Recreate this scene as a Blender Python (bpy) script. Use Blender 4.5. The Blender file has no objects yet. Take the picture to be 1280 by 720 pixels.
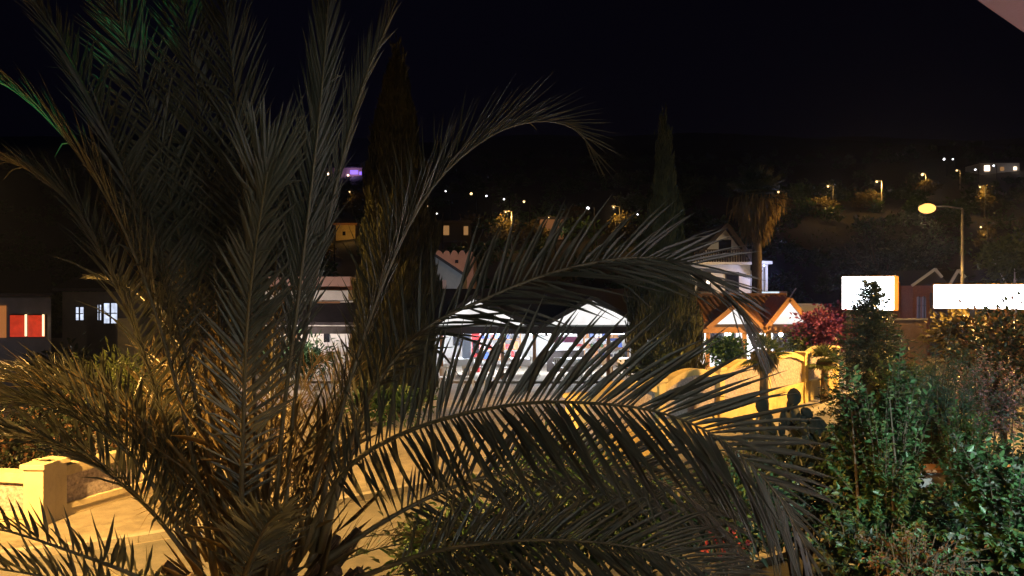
import bpy, math, random
import numpy as np
from mathutils import Vector

random.seed(7)
rng = np.random.default_rng(11)
S = bpy.context.scene
COL = S.collection
R = math.radians

# ------------------------------------------------------------------ camera, world, light, exposure
CAMZ = 4.0
F = 967.0
cam_d = bpy.data.cameras.new('camera')
cam = bpy.data.objects.new('camera', cam_d)
COL.objects.link(cam)
cam.location = (0, 0, CAMZ)
cam.rotation_euler = (R(90), 0, 0)
cam_d.sensor_width = 36
cam_d.lens = 36 * F / 1280
cam_d.clip_start = 0.05
cam_d.clip_end = 4000
S.camera = cam

W = bpy.data.worlds.new('World')
S.world = W
W.use_nodes = True
wn = W.node_tree
bg = wn.nodes['Background']
sky = wn.nodes.new('ShaderNodeTexSky')
sky.sky_type = 'NISHITA'
sky.sun_disc = False
sky.sun_elevation = R(-6)
sky.sun_rotation = R(200)
tint = wn.nodes.new('ShaderNodeMix')
tint.data_type = 'RGBA'
tint.blend_type = 'ADD'
tint.inputs['Factor'].default_value = 1
wn.links.new(sky.outputs[0], tint.inputs[6])
tint.inputs[7].default_value = (0.013, 0.010, 0.030, 1)      # town glow in the night air
wn.links.new(tint.outputs[2], bg.inputs[0])
bg.inputs[1].default_value = 0.08

sun_d = bpy.data.lights.new('moon', 'SUN')
sun_d.energy = 0.004
sun_d.angle = R(0.5)
sun_d.color = (0.8, 0.87, 1)
sun = bpy.data.objects.new('moon', sun_d)
COL.objects.link(sun)
sun.rotation_euler = (R(55), 0, R(-160))
sun['kind'] = 'helper'

S.view_settings.view_transform = 'Standard'
S.view_settings.look = 'None'
S.view_settings.exposure = 0
S.view_settings.gamma = 1
S.view_settings.use_curve_mapping = False
cy = S.cycles
cy.max_bounces = 5
cy.diffuse_bounces = 3
cy.glossy_bounces = 2
cy.transmission_bounces = 2
cy.transparent_max_bounces = 4
cy.sample_clamp_indirect = 3
cy.use_denoising = True
cy.caustics_reflective = False
cy.caustics_refractive = False

SODIUM = (1.0, 0.53, 0.13)
COOL = (0.86, 0.92, 1.0)

# ------------------------------------------------------------------ helpers
def P(px, py, d):
    """photo pixel + distance -> world point"""
    return Vector(((px - 640) / F * d, d, CAMZ - (py - 360) / F * d))

def hill(x, y):
    s = y - 66.0
    if s <= 0:
        return 0.0
    k = min(1.0, s / 50.0)
    k = k * k * (3 - 2 * k)
    z = 0.215 * s * k
    z += k * (2.2 * math.sin(x * 0.031 + 1.3) + 1.6 * math.sin(y * 0.043 + x * 0.017) + 3 * math.sin(x * 0.011 - 0.4))
    return z

def on_hill(px, py, lift=0.0, y0=70):
    """where the sight line through a pixel meets the hillside, lifted"""
    y = y0
    while y < 780:
        p = P(px, py, y)
        if hill(p.x, y) + lift >= p.z:
            return p
        y += 1.0
    return P(px, py, 400)

def tree_of(m):
    m.use_nodes = True
    return m.node_tree, m.node_tree.nodes['Principled BSDF']

MATS = {}
def mat(name, c1, c2=None, rough=0.7, scale=6.0, bump=0.0, bscale=None, detail=6, spec=0.5, metal=0.0, trans=0.0,
        stretch=None, wear=None, coords='Object', per_object=0.0):
    """Principled material with two-tone noise, optional dirt, relief and leaf translucency"""
    if name in MATS:
        return MATS[name]
    m = bpy.data.materials.new(name)
    nt, b = tree_of(m)
    L = nt.links
    b.inputs['Roughness'].default_value = rough
    b.inputs['Specular IOR Level'].default_value = spec
    b.inputs['Metallic'].default_value = metal
    c2 = c2 or tuple(min(1, v * 0.65) for v in c1)
    tc = nt.nodes.new('ShaderNodeTexCoord')
    vec = tc.outputs[coords]
    if stretch:
        mp = nt.nodes.new('ShaderNodeMapping')
        mp.inputs['Scale'].default_value = stretch
        L.new(vec, mp.inputs['Vector'])
        vec = mp.outputs[0]
    n = nt.nodes.new('ShaderNodeTexNoise')
    n.inputs['Scale'].default_value = scale
    n.inputs['Detail'].default_value = detail
    n.inputs['Roughness'].default_value = 0.65
    L.new(vec, n.inputs['Vector'])
    rp = nt.nodes.new('ShaderNodeValToRGB')
    rp.color_ramp.elements[0].position = 0.32
    rp.color_ramp.elements[1].position = 0.68
    rp.color_ramp.elements[0].color = (*c2, 1)
    rp.color_ramp.elements[1].color = (*c1, 1)
    L.new(n.outputs['Fac'], rp.inputs[0])
    col = rp.outputs[0]
    if wear:
        n2 = nt.nodes.new('ShaderNodeTexNoise')
        n2.inputs['Scale'].default_value = scale * 0.21
        n2.inputs['Detail'].default_value = 9
        n2.inputs['Roughness'].default_value = 0.75
        L.new(vec, n2.inputs['Vector'])
        r2 = nt.nodes.new('ShaderNodeValToRGB')
        r2.color_ramp.elements[0].position = 0.5
        r2.color_ramp.elements[1].position = 0.66
        L.new(n2.outputs['Fac'], r2.inputs[0])
        mx = nt.nodes.new('ShaderNodeMix')
        mx.data_type = 'RGBA'
        L.new(r2.outputs[0], mx.inputs['Factor'])
        L.new(col, mx.inputs[6])
        mx.inputs[7].default_value = (*wear, 1)
        col = mx.outputs[2]
    if per_object:
        oi = nt.nodes.new('ShaderNodeObjectInfo')
        hs = nt.nodes.new('ShaderNodeHueSaturation')
        mr = nt.nodes.new('ShaderNodeMapRange')
        mr.inputs[3].default_value = 1 - per_object
        mr.inputs[4].default_value = 1 + per_object
        L.new(oi.outputs['Random'], mr.inputs[0])
        L.new(mr.outputs[0], hs.inputs['Value'])
        L.new(col, hs.inputs['Color'])
        col = hs.outputs[0]
    L.new(col, b.inputs['Base Color'])
    if bump:
        nb = nt.nodes.new('ShaderNodeTexNoise')
        nb.inputs['Scale'].default_value = bscale or scale * 4
        nb.inputs['Detail'].default_value = 5
        L.new(vec, nb.inputs['Vector'])
        bp = nt.nodes.new('ShaderNodeBump')
        bp.inputs['Strength'].default_value = bump
        bp.inputs['Distance'].default_value = 0.02
        L.new(nb.outputs['Fac'], bp.inputs['Height'])
        L.new(bp.outputs[0], b.inputs['Normal'])
    if trans:
        out = nt.nodes['Material Output']
        tr = nt.nodes.new('ShaderNodeBsdfTranslucent')
        L.new(col, tr.inputs[0])
        ms = nt.nodes.new('ShaderNodeMixShader')
        ms.inputs[0].default_value = trans
        L.new(b.outputs[0], ms.inputs[1])
        L.new(tr.outputs[0], ms.inputs[2])
        L.new(ms.outputs[0], out.inputs['Surface'])
    MATS[name] = m
    return m

def glow(name, c, s, sample=True, mottled=0.0, scale=2.0):
    """a thing that gives off light"""
    if name in MATS:
        return MATS[name]
    m = bpy.data.materials.new(name)
    nt, b = tree_of(m)
    b.inputs['Base Color'].default_value = (0.05, 0.05, 0.05, 1)
    b.inputs['Emission Color'].default_value = (*c, 1)
    b.inputs['Emission Strength'].default_value = s
    if mottled:
        tc = nt.nodes.new('ShaderNodeTexCoord')
        n = nt.nodes.new('ShaderNodeTexNoise')
        n.inputs['Scale'].default_value = scale
        n.inputs['Detail'].default_value = 5
        nt.links.new(tc.outputs['Object'], n.inputs['Vector'])
        mr = nt.nodes.new('ShaderNodeMapRange')
        mr.inputs[1].default_value = 0.35
        mr.inputs[2].default_value = 0.65
        mr.inputs[3].default_value = s * (1 - mottled)
        mr.inputs[4].default_value = s
        nt.links.new(n.outputs['Fac'], mr.inputs[0])
        nt.links.new(mr.outputs[0], b.inputs['Emission Strength'])
    if not sample:
        m.cycles.emission_sampling = 'NONE'
    MATS[name] = m
    return m

def tag(o, label=None, cat=None, group=None, kind=None):
    if label: o['label'] = label
    if cat: o['category'] = cat
    if group: o['group'] = group
    if kind: o['kind'] = kind
    return o

def thing(name, label, cat, loc=(0, 0, 0), group=None):
    o = bpy.data.objects.new(name, None)
    COL.objects.link(o)
    o.location = loc
    o.empty_display_size = 0.2
    return tag(o, label, cat, group)

def world_of(o):
    v = Vector((0, 0, 0))
    while o is not None:
        v = v + o.location
        o = o.parent
    return v

def link(name, me, m, parent=None, origin=None, smooth=False, local=False):
    """link a mesh built in world coordinates; it is re-based on its parent (or origin)"""
    o = bpy.data.objects.new(name, me)
    COL.objects.link(o)
    if m is not None:
        for mm in (m if isinstance(m, (list, tuple)) else [m]):
            me.materials.append(mm)
    base = world_of(parent) if parent is not None else Vector((0, 0, 0))
    if not local:
        c = Vector(origin) if origin is not None else base
        if c.length > 0:
            me.transform(__import__('mathutils').Matrix.Translation(-c))
        o.location = c - base
    if parent is not None:
        o.parent = parent
    if smooth:
        me.polygons.foreach_set('use_smooth', [True] * len(me.polygons))
    return o

def npmesh(name, V, F):
    """V (n,3), F (m,k) uniform face size"""
    me = bpy.data.meshes.new(name)
    V = np.asarray(V, dtype=np.float32)
    F = np.asarray(F, dtype=np.int32)
    k = F.shape[1]
    me.vertices.add(len(V))
    me.vertices.foreach_set('co', V.ravel())
    me.loops.add(F.size)
    me.loops.foreach_set('vertex_index', F.ravel())
    me.polygons.add(len(F))
    me.polygons.foreach_set('loop_start', np.arange(0, F.size, k, dtype=np.int32))
    me.update(calc_edges=True)
    return me

class MB:
    def __init__(s):
        s.v = []; s.f = []
    def add(s, vs, fs):
        n = len(s.v)
        s.v += [tuple(v) for v in vs]
        s.f += [tuple(i + n for i in f) for f in fs]
        return s
    def box(s, x0, x1, y0, y1, z0, z1):
        return s.add([(x0,y0,z0),(x1,y0,z0),(x1,y1,z0),(x0,y1,z0),(x0,y0,z1),(x1,y0,z1),(x1,y1,z1),(x0,y1,z1)],
                     [(0,3,2,1),(4,5,6,7),(0,1,5,4),(1,2,6,5),(2,3,7,6),(3,0,4,7)])
    def bar(s, a, b, w, h, up=(0, 0, 1)):
        """box-section bar from a to b: w across, h along up"""
        a = Vector(a); b = Vector(b)
        t = (b - a).normalized()
        u = Vector(up)
        if abs(t.dot(u)) > 0.98: u = Vector((0, 1, 0))
        sd = t.cross(u).normalized()
        u = sd.cross(t).normalized()
        vs = []
        for p in (a, b):
            for (i, j) in ((-1,-1),(1,-1),(1,1),(-1,1)):
                vs.append(p + sd * (w / 2 * i) + u * (h / 2 * j))
        return s.add(vs, [(0,1,2,3),(7,6,5,4),(0,4,5,1),(1,5,6,2),(2,6,7,3),(3,7,4,0)])
    def tube(s, pts, rad, n=8, cap=True):
        pts = [Vector(p) for p in pts]
        if not hasattr(rad, '__len__'): rad = [rad] * len(pts)
        ref = Vector((0.13, 0.31, 0.94)).normalized()
        vs = []
        for i, p in enumerate(pts):
            t = (pts[min(i + 1, len(pts) - 1)] - pts[max(i - 1, 0)]).normalized()
            a = t.cross(ref)
            if a.length < 0.05: a = t.cross(Vector((1, 0, 0)))
            a.normalize()
            b = t.cross(a)
            for k in range(n):
                th = 2 * math.pi * k / n
                vs.append(p + (a * math.cos(th) + b * math.sin(th)) * rad[i])
        fs = []
        for i in range(len(pts) - 1):
            for k in range(n):
                k2 = (k + 1) % n
                fs.append((i*n+k, i*n+k2, (i+1)*n+k2, (i+1)*n+k))
        if cap:
            fs.append(tuple(range(n - 1, -1, -1)))
            fs.append(tuple(range((len(pts)-1)*n, len(pts)*n)))
        return s.add(vs, fs)
    def lathe(s, c, prof, n=16):
        """prof: list of (r, z) going up"""
        c = Vector(c)
        vs = []
        for r, z in prof:
            for k in range(n):
                th = 2 * math.pi * k / n
                vs.append(c + Vector((r * math.cos(th), r * math.sin(th), z)))
        fs = [(i*n+k, i*n+(k+1)%n, (i+1)*n+(k+1)%n, (i+1)*n+k) for i in range(len(prof)-1) for k in range(n)]
        fs += [tuple(range(n-1,-1,-1)), tuple(range((len(prof)-1)*n, len(prof)*n))]
        return s.add(vs, fs)
    def ball(s, c, r, n=10, sx=1, sy=1, sz=1):
        c = Vector(c)
        m = n // 2
        vs = [c + Vector((0, 0, -r * sz))]
        for i in range(1, m):
            a = -math.pi/2 + math.pi * i / m
            for k in range(n):
                th = 2 * math.pi * k / n
                vs.append(c + Vector((math.cos(a)*math.cos(th)*r*sx, math.cos(a)*math.sin(th)*r*sy, math.sin(a)*r*sz)))
        vs.append(c + Vector((0, 0, r * sz)))
        fs = [(0, 1+(k+1)%n, 1+k) for k in range(n)]
        for i in range(m-2):
            for k in range(n):
                fs.append((1+i*n+k, 1+i*n+(k+1)%n, 1+(i+1)*n+(k+1)%n, 1+(i+1)*n+k))
        e = len(vs)-1; b = 1+(m-2)*n
        fs += [(b+k, b+(k+1)%n, e) for k in range(n)]
        return s.add(vs, fs)
    def slab(s, poly, depth):
        """extrude a planar polygon by a vector"""
        n = len(poly)
        d = Vector(depth)
        vs = [Vector(p) for p in poly] + [Vector(p) + d for p in poly]
        fs = [tuple(range(n)), tuple(range(2*n-1, n-1, -1))]
        fs += [(i, i+n, (i+1)%n+n, (i+1)%n) for i in range(n)]
        return s.add(vs, fs)
    def build(s, name, m, parent=None, origin=None, smooth=False, bevel=0):
        me = bpy.data.meshes.new(name)
        me.from_pydata([tuple(v) for v in s.v], [], s.f)
        me.update()
        import bmesh
        bm = bmesh.new(); bm.from_mesh(me)
        bmesh.ops.recalc_face_normals(bm, faces=bm.faces)
        bm.to_mesh(me); bm.free()
        o = link(name, me, m, parent, origin, smooth)
        if bevel:
            md = o.modifiers.new('edge', 'BEVEL')
            md.width = bevel; md.segments = 2; md.limit_method = 'ANGLE'
        return o

def dup(root, loc, label=None, group=None):
    r = root.copy(); COL.objects.link(r); r.location = loc
    if label: r['label'] = label
    if group: r['group'] = group
    for ch in list(root.children):
        c = ch.copy(); COL.objects.link(c); c.parent = r
        for g in list(ch.children):
            d = g.copy(); COL.objects.link(d); d.parent = c
    return r

def light_at(name, loc, energy, color, parent=None, size=0.1, spot=None, aim=None, blend=0.5):
    d = bpy.data.lights.new(name, 'SPOT' if spot else 'POINT')
    d.energy = energy; d.color = color; d.shadow_soft_size = size
    o = bpy.data.objects.new(name, d)
    COL.objects.link(o)
    if spot:
        d.spot_size = R(spot); d.spot_blend = blend
        v = Vector(aim) - Vector(loc)
        o.rotation_euler = v.to_track_quat('-Z', 'Y').to_euler()
    if parent is not None:
        o.location = Vector(loc) - world_of(parent)
        o.parent = parent
    else:
        o.location = loc
    return o

# ------------------------------------------------------------------ leaf clouds
def norm_rows(a):
    return a / np.maximum(np.linalg.norm(a, axis=1, keepdims=True), 1e-9)

def leaves(c, d, nrm, L, Wd, fold=0.25, quads=True):
    """one folded leaf per row: base c, direction d, face normal nrm, length L, width Wd"""
    n = len(c)
    d = norm_rows(d)
    side = norm_rows(np.cross(d, nrm))
    up = np.cross(side, d)
    L = np.broadcast_to(np.asarray(L, float), (n,))[:, None]
    Wd = np.broadcast_to(np.asarray(Wd, float), (n,))[:, None] / 2
    V = np.empty((n, 6, 3))
    bend = up * L
    V[:, 0] = c
    V[:, 1] = c + d * L * 0.35 + side * Wd + up * Wd * fold * 2
    V[:, 2] = c + d * L * 0.70 + side * Wd * 0.75 + up * Wd * fold - bend * 0.06
    V[:, 3] = c + d * L - bend * 0.16
    V[:, 4] = c + d * L * 0.70 - side * Wd * 0.75 + up * Wd * fold - bend * 0.06
    V[:, 5] = c + d * L * 0.35 - side * Wd + up * Wd * fold * 2
    base = (np.arange(n) * 6)[:, None]
    F1 = base + np.array([[0, 1, 2, 3]])
    F2 = base + np.array([[0, 3, 4, 5]])
    return V.reshape(-1, 3), np.concatenate([F1, F2])

def join(parts):
    Vs, Fs, off = [], [], 0
    for V, Fa in parts:
        Vs.append(V); Fs.append(Fa + off); off += len(V)
    return np.concatenate(Vs), np.concatenate(Fs)

def crown(c, r, n_clump, per, leaf, width, spread=0.28, droop=0.0, seed=0, shell=0.55, flat=1.0):
    """clumped leaf cloud filling an uneven ellipsoid"""
    g = np.random.default_rng(seed)
    c = np.array(c, float); r = np.array(r, float)
    u = norm_rows(g.normal(size=(n_clump, 3)))
    rad = shell + (1 - shell) * g.random(n_clump) ** 0.6
    bump = 0.78 + 0.34 * np.sin(u[:, 0] * 4.1 + seed) * np.sin(u[:, 1] * 3.7 + 2 * seed + u[:, 2] * 3.1) + 0.16 * g.normal(size=n_clump)
    cc = c + u * r * (rad * bump)[:, None]
    m = n_clump * per
    k = np.repeat(np.arange(n_clump), per)
    off = g.normal(size=(m, 3)) * spread * r.mean() * (0.5 + g.random(n_clump)[k])[:, None] * np.array([1, 1, 0.75])
    pos = cc[k] + off
    pos[:, 2] = np.maximum(pos[:, 2], 0.03)
    d = norm_rows(off) * 0.9 + u[k] * 0.5 + g.normal(size=(m, 3)) * 0.6
    d[:, 2] = d[:, 2] * flat + 0.25 - droop
    nr = g.normal(size=(m, 3)) * 0.6 + np.array([0, 0, 1.0])
    s = 0.65 + 0.7 * g.random(m)
    return leaves(pos, d, nr, leaf * s, width * s)

def shoots(c, r, K, per, leaf, width, seed, base_z=0.0, arch=.25):
    """arching shoots with alternate leaves along their outer part"""
    g = np.random.default_rng(seed)
    c = np.array(c, float); r = np.array(r, float)
    u = norm_rows(g.normal(size=(K, 3)) + np.array([0, 0, .25]))
    lump = 1 + .28*np.sin(u[:, 0]*3.3+seed)*np.cos(u[:, 1]*2.9+seed*1.7) + .2*np.sin(u[:, 2]*5+seed*.6+u[:, 0]*4) + .12*g.normal(size=K)
    tip = c + u*r*(lump*(.55+.45*g.random(K)**.5))[:, None]
    tip[:, 2] = np.maximum(tip[:, 2], base_z + .05)
    root = c + u*r*.18 + np.array([0, 0, -.5])*r
    root[:, 2] = np.maximum(root[:, 2], base_z)
    mid = (root+tip)/2 + np.array([0, 0, 1])*(arch*r[2]) + g.normal(size=(K, 3))*r*.08
    t = .25 + .75*(np.arange(per)+g.random((K, per)))/per
    T = t[..., None]
    pos = (1-T)**2*root[:, None]+2*T*(1-T)*mid[:, None]+T*T*tip[:, None]
    tan = norm_rows((2*(1-T)*(mid-root)[:, None]+2*T*(tip-mid)[:, None]).reshape(-1, 3))
    pos = pos.reshape(-1, 3)
    m = len(pos)
    rnd = norm_rows(np.cross(tan, g.normal(size=(m, 3))))
    rnd[:, 2] *= .6
    d = tan*.65 + rnd + g.normal(size=(m, 3))*.22
    nr = np.array([0, 0, 1.0]) + g.normal(size=(m, 3))*.4
    s = (1.15-.55*t.reshape(-1))*(.75+.5*g.random(m))
    V, Fa = leaves(pos, d, nr, leaf*s, width*s)
    stems = [(root[k], mid[k]*.5+(root[k]+tip[k])*.25, tip[k]) for k in range(K)]
    return V, Fa, stems

def shrub(name, label, cat, c, r, n_clump, per, leaf, width, m, stem_m, seed=0, group=None, droop=0.0, spread=0.28, stems=7,
          shell=0.5, base_z=0.0, flat=1.0, tint=None, shoot=False):
    base = (c[0], c[1], base_z)
    t = thing(name, label, cat, base, group)
    sm = MB()
    if shoot:
        V, Fa, st = shoots(c, r, n_clump, per, leaf, width, seed, base_z)
        for (a_, b_, c_) in st:
            sm.tube([a_, b_, c_], [.007, .005, .002], 4, False)
    else:
        V, Fa = crown(c, r, n_clump, per, leaf, width, spread, droop, seed, shell, flat)
    if tint is not None:                       # a second leaf kind mixed in
        k = np.random.default_rng(seed + 5).random(len(Fa) // 2)
        pick = np.concatenate([k < tint[1], k < tint[1]])
        o2 = link('young_leaves', npmesh('young_leaves', V, Fa[pick]), tint[0], t)
        o2['kind'] = 'stuff'
        Fa = Fa[~pick]
    o = link('foliage', npmesh('foliage', V, Fa), m, t)
    o['kind'] = 'stuff'
    g = random.Random(seed)
    for i in range(stems):
        a = g.uniform(0, 6.28); e = g.uniform(0.3, 0.95)
        top = Vector((c[0] + math.cos(a) * r[0] * e * 0.8, c[1] + math.sin(a) * r[1] * e * 0.8, c[2] + r[2] * g.uniform(-0.1, 0.75)))
        b = Vector((c[0] + math.cos(a) * 0.12, c[1] + math.sin(a) * 0.12, base_z))
        mid = b.lerp(top, 0.5) + Vector((g.uniform(-.1, .1), g.uniform(-.1, .1), 0.1 * r[2]))
        w = 0.012 + 0.012 * r[2]
        sm.tube([b, mid, top], [w, w * 0.7, w * 0.25], 5)
    sm.build('stem', stem_m, t)
    return t

# ------------------------------------------------------------------ materials
M_soil = mat('soil', (0.035, 0.03, 0.02), (0.018, 0.017, 0.012), 0.95, 1.4, 0.5, 12)
M_asphalt = mat('asphalt', (0.16, 0.15, 0.135), (0.10, 0.095, 0.09), 0.9, 2.5, 0.25, 60, wear=(0.07, 0.068, 0.065))
M_paving = mat('paving', (0.32, 0.28, 0.22), (0.19, 0.165, 0.135), 0.85, 2.6, 0.45, 18, wear=(0.10, 0.09, 0.075))
M_kerb = mat('kerb', (0.36, 0.34, 0.30), (0.25, 0.23, 0.2), 0.85, 5, 0.3, 40)
M_ywall = mat('yellow_render', (0.72, 0.56, 0.24), (0.62, 0.47, 0.19), 0.85, 2.2, 0.15, 30, wear=(0.36, 0.26, 0.12))
M_panel = mat('rough_stucco', (0.56, 0.48, 0.47), (0.24, 0.20, 0.20), 0.95, 15, 1.0, 22, detail=3)
M_cream = mat('cream_render', (0.70, 0.60, 0.40), (0.60, 0.50, 0.32), 0.85, 2.2, 0.15, 30, wear=(0.34, 0.27, 0.17))
M_white = mat('white_paint', (0.78, 0.77, 0.74), (0.68, 0.67, 0.65), 0.6, 3, 0.08, 30)
M_greyw = mat('grey_render', (0.42, 0.40, 0.40), (0.34, 0.33, 0.33), 0.85, 2, 0.1, 25)
M_pinkw = mat('pink_plaster', (0.62, 0.42, 0.36), (0.55, 0.36, 0.31), 0.85, 2, 0.1, 25)
M_hotelw = mat('hotel_wall_paint', (0.62, 0.64, 0.62), (0.56, 0.58, 0.56), 0.9, 3, 0.1, 60)
M_soffit = mat('balcony_plaster', (0.74, 0.43, 0.48), (0.69, 0.39, 0.44), 0.9, 3, 0.12, 60)
M_darkwood = mat('dark_timber', (0.035, 0.024, 0.02), (0.02, 0.014, 0.012), 0.6, 7, 0.3, 20, stretch=(1, 1, 6))
M_wood = mat('orange_timber', (0.42, 0.21, 0.08), (0.30, 0.14, 0.05), 0.55, 7, 0.2, 20, stretch=(1, 6, 6))
M_roofd = mat('dark_roof', (0.055, 0.045, 0.05), (0.035, 0.03, 0.035), 0.8, 5, 0.3, 30)
M_tile = mat('terracotta', (0.52, 0.26, 0.12), (0.38, 0.17, 0.075), 0.8, 4, 0.3, 30, per_object=0.15)
M_brick = mat('red_brick', (0.34, 0.15, 0.10), (0.22, 0.09, 0.07), 0.9, 9, 0.5, 50)
M_metal = mat('galvanised_steel', (0.50, 0.50, 0.48), (0.40, 0.40, 0.38), 0.45, 8, 0.05, 30, metal=0.4)
M_dmetal = mat('dark_metal', (0.05, 0.05, 0.055), (0.035, 0.035, 0.04), 0.5, 8, 0.05, 30, metal=0.3)
M_bark = mat('bark', (0.14, 0.10, 0.065), (0.07, 0.05, 0.035), 0.95, 9, 0.8, 25, stretch=(3, 3, 0.8))
M_twig = mat('twig', (0.085, 0.06, 0.04), (0.05, 0.036, 0.025), 0.9, 12)
M_palm = mat('palm_leaflet', (0.105, 0.104, 0.078), (0.062, 0.066, 0.046), 0.42, 3.5, 0, None, 3, 0.55, trans=0.2, per_object=0.12)
M_palmdry = mat('dry_palm_leaflet', (0.26, 0.19, 0.085), (0.16, 0.115, 0.05), 0.6, 3.5, 0, None, 3, 0.4, trans=0.4)
M_rachis = mat('palm_rachis', (0.16, 0.13, 0.07), (0.10, 0.085, 0.045), 0.5, 6, 0.1, 30)
M_fibre = mat('palm_fibre', (0.15, 0.10, 0.055), (0.06, 0.04, 0.025), 0.95, 14, 0.9, 30)
M_cyp = mat('cypress_needles', (0.10, 0.105, 0.052), (0.04, 0.046, 0.025), 0.75, 3, 0, None, 4, 0.3, trans=0.1)
M_leafm = mat('mid_green_leaf', (0.065, 0.135, 0.045), (0.03, 0.075, 0.03), 0.45, 2.5, 0, None, 4, 0.5, trans=0.25)
M_leafy = mat('yellow_green_leaf', (0.12, 0.15, 0.05), (0.07, 0.095, 0.03), 0.5, 2.5, 0, None, 4, 0.4, trans=0.25)
M_leafo = mat('olive_leaf', (0.16, 0.13, 0.05), (0.09, 0.075, 0.03), 0.6, 2.5, 0, None, 4, 0.3, trans=0.2)
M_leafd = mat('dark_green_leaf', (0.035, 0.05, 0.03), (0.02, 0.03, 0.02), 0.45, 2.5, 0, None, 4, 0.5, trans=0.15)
M_leafb = mat('blue_green_needles', (0.065, 0.12, 0.09), (0.035, 0.075, 0.055), 0.5, 2.5, 0, None, 4, 0.4, trans=0.2)
M_leafg = mat('grey_green_leaf', (0.14, 0.15, 0.12), (0.07, 0.085, 0.065), 0.5, 3, 0, None, 4, 0.5, trans=0.2)
M_leafr = mat('russet_leaf', (0.16, 0.085, 0.045), (0.09, 0.05, 0.03), 0.6, 3, 0, None, 4, 0.4, trans=0.2)
M_boug = mat('bougainvillea_bract', (0.19, 0.04, 0.09), (0.10, 0.02, 0.05), 0.6, 3, 0, None, 4, 0.3, trans=0.25)
M_pinkfl = mat('dusty_pink_blossom', (0.42, 0.25, 0.28), (0.30, 0.17, 0.2), 0.6, 3, 0, None, 4, 0.3, trans=0.25)
M_redfl = mat('red_blossom', (0.32, 0.05, 0.06), (0.2, 0.03, 0.035), 0.5, 5, 0, None, 3, 0.4, trans=0.2)
M_glassd = mat('dark_glass', (0.02, 0.022, 0.03), (0.015, 0.016, 0.02), 0.08, 3, 0, None, 2, 0.8)
M_red = mat('red_enamel', (0.55, 0.05, 0.05), (0.45, 0.04, 0.04), 0.4, 3)
M_blue = mat('blue_enamel', (0.08, 0.14, 0.45), (0.06, 0.11, 0.36), 0.4, 3)
M_cloth = mat('white_cloth', (0.78, 0.78, 0.8), (0.7, 0.7, 0.72), 0.8, 6, 0.2, 20)
M_plastic = mat('white_plastic', (0.75, 0.75, 0.75), (0.68, 0.68, 0.68), 0.4, 5)

# ------------------------------------------------------------------ ground, road, forecourt
def axis(lo, hi, fine_lo, fine_hi, fine, coarse):
    a = list(np.arange(lo, fine_lo, coarse)) + list(np.arange(fine_lo, fine_hi, fine)) + list(np.arange(fine_hi, hi + 1, coarse))
    return a
xs = axis(-900, 900, -160, 160, 8, 37)
ys = axis(-60, 900, 20, 330, 7, 30)
gv = [(x, y, hill(x, y)) for y in ys for x in xs]
nx = len(xs)
gf = [(j*nx+i, j*nx+i+1, (j+1)*nx+i+1, (j+1)*nx+i) for j in range(len(ys)-1) for i in range(nx-1)]
g = link('ground', npmesh('ground', gv, gf), M_soil, smooth=True)
g['kind'] = 'structure'

def ribbon(center, half, z):
    L, Rr = [], []
    for i, p in enumerate(center):
        a = Vector(center[max(0, i-1)]); b = Vector(center[min(len(center)-1, i+1)])
        t = (b - a).normalized(); n = Vector((-t.y, t.x))
        L.append(Vector((p[0] + n.x*half, p[1] + n.y*half, z)))
        Rr.append(Vector((p[0] - n.x*half, p[1] - n.y*half, z)))
    return L, Rr

def smooth_line(pts, n=8):
    out = []
    pts = [Vector(p) for p in pts]
    for i in range(len(pts)-1):
        p0 = pts[max(0, i-1)]; p1 = pts[i]; p2 = pts[i+1]; p3 = pts[min(len(pts)-1, i+2)]
        for k in range(n):
            t = k / n
            out.append(0.5*((2*p1) + (p2-p0)*t + (2*p0-5*p1+4*p2-p3)*t*t + (3*p1-p0-3*p2+p3)*t**3))
    out.append(pts[-1])
    return out

fc = MB()
fc.add([(-70, 10.3, .004), (-1, 10.3, .004), (2, 12.2, .004), (90, 12.2, .004), (90, 62, .004), (-70, 62, .004)], [(0, 1, 2, 3, 4, 5)])
o = fc.build('forecourt', M_paving); o['kind'] = 'structure'
cl = smooth_line([(-60, 7.2), (-30, 7.2), (-12, 7.3), (-5, 8.9), (1, 13.4), (9.3, 19.4), (15.5, 27.0), (24, 37.5), (34, 50)])
la, ra = ribbon(cl, 3.2, 0.008)
rd = MB(); n = len(la)
rd.add(la + ra, [(i, i+1, n+i+1, n+i) for i in range(n-1)])
o = rd.build('road', M_asphalt); o['kind'] = 'structure'
for off in (3.32, -3.32):
    a, b = ribbon(cl, abs(off), 0.0)
    ln = a if off > 0 else b
    kb = MB()
    for i in range(len(ln)-1):
        kb.bar(ln[i] + Vector((0,0,.06)), ln[i+1] + Vector((0,0,.06)), 0.16, 0.12)
    o = kb.build('kerb', M_kerb); o['kind'] = 'structure'

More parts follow.
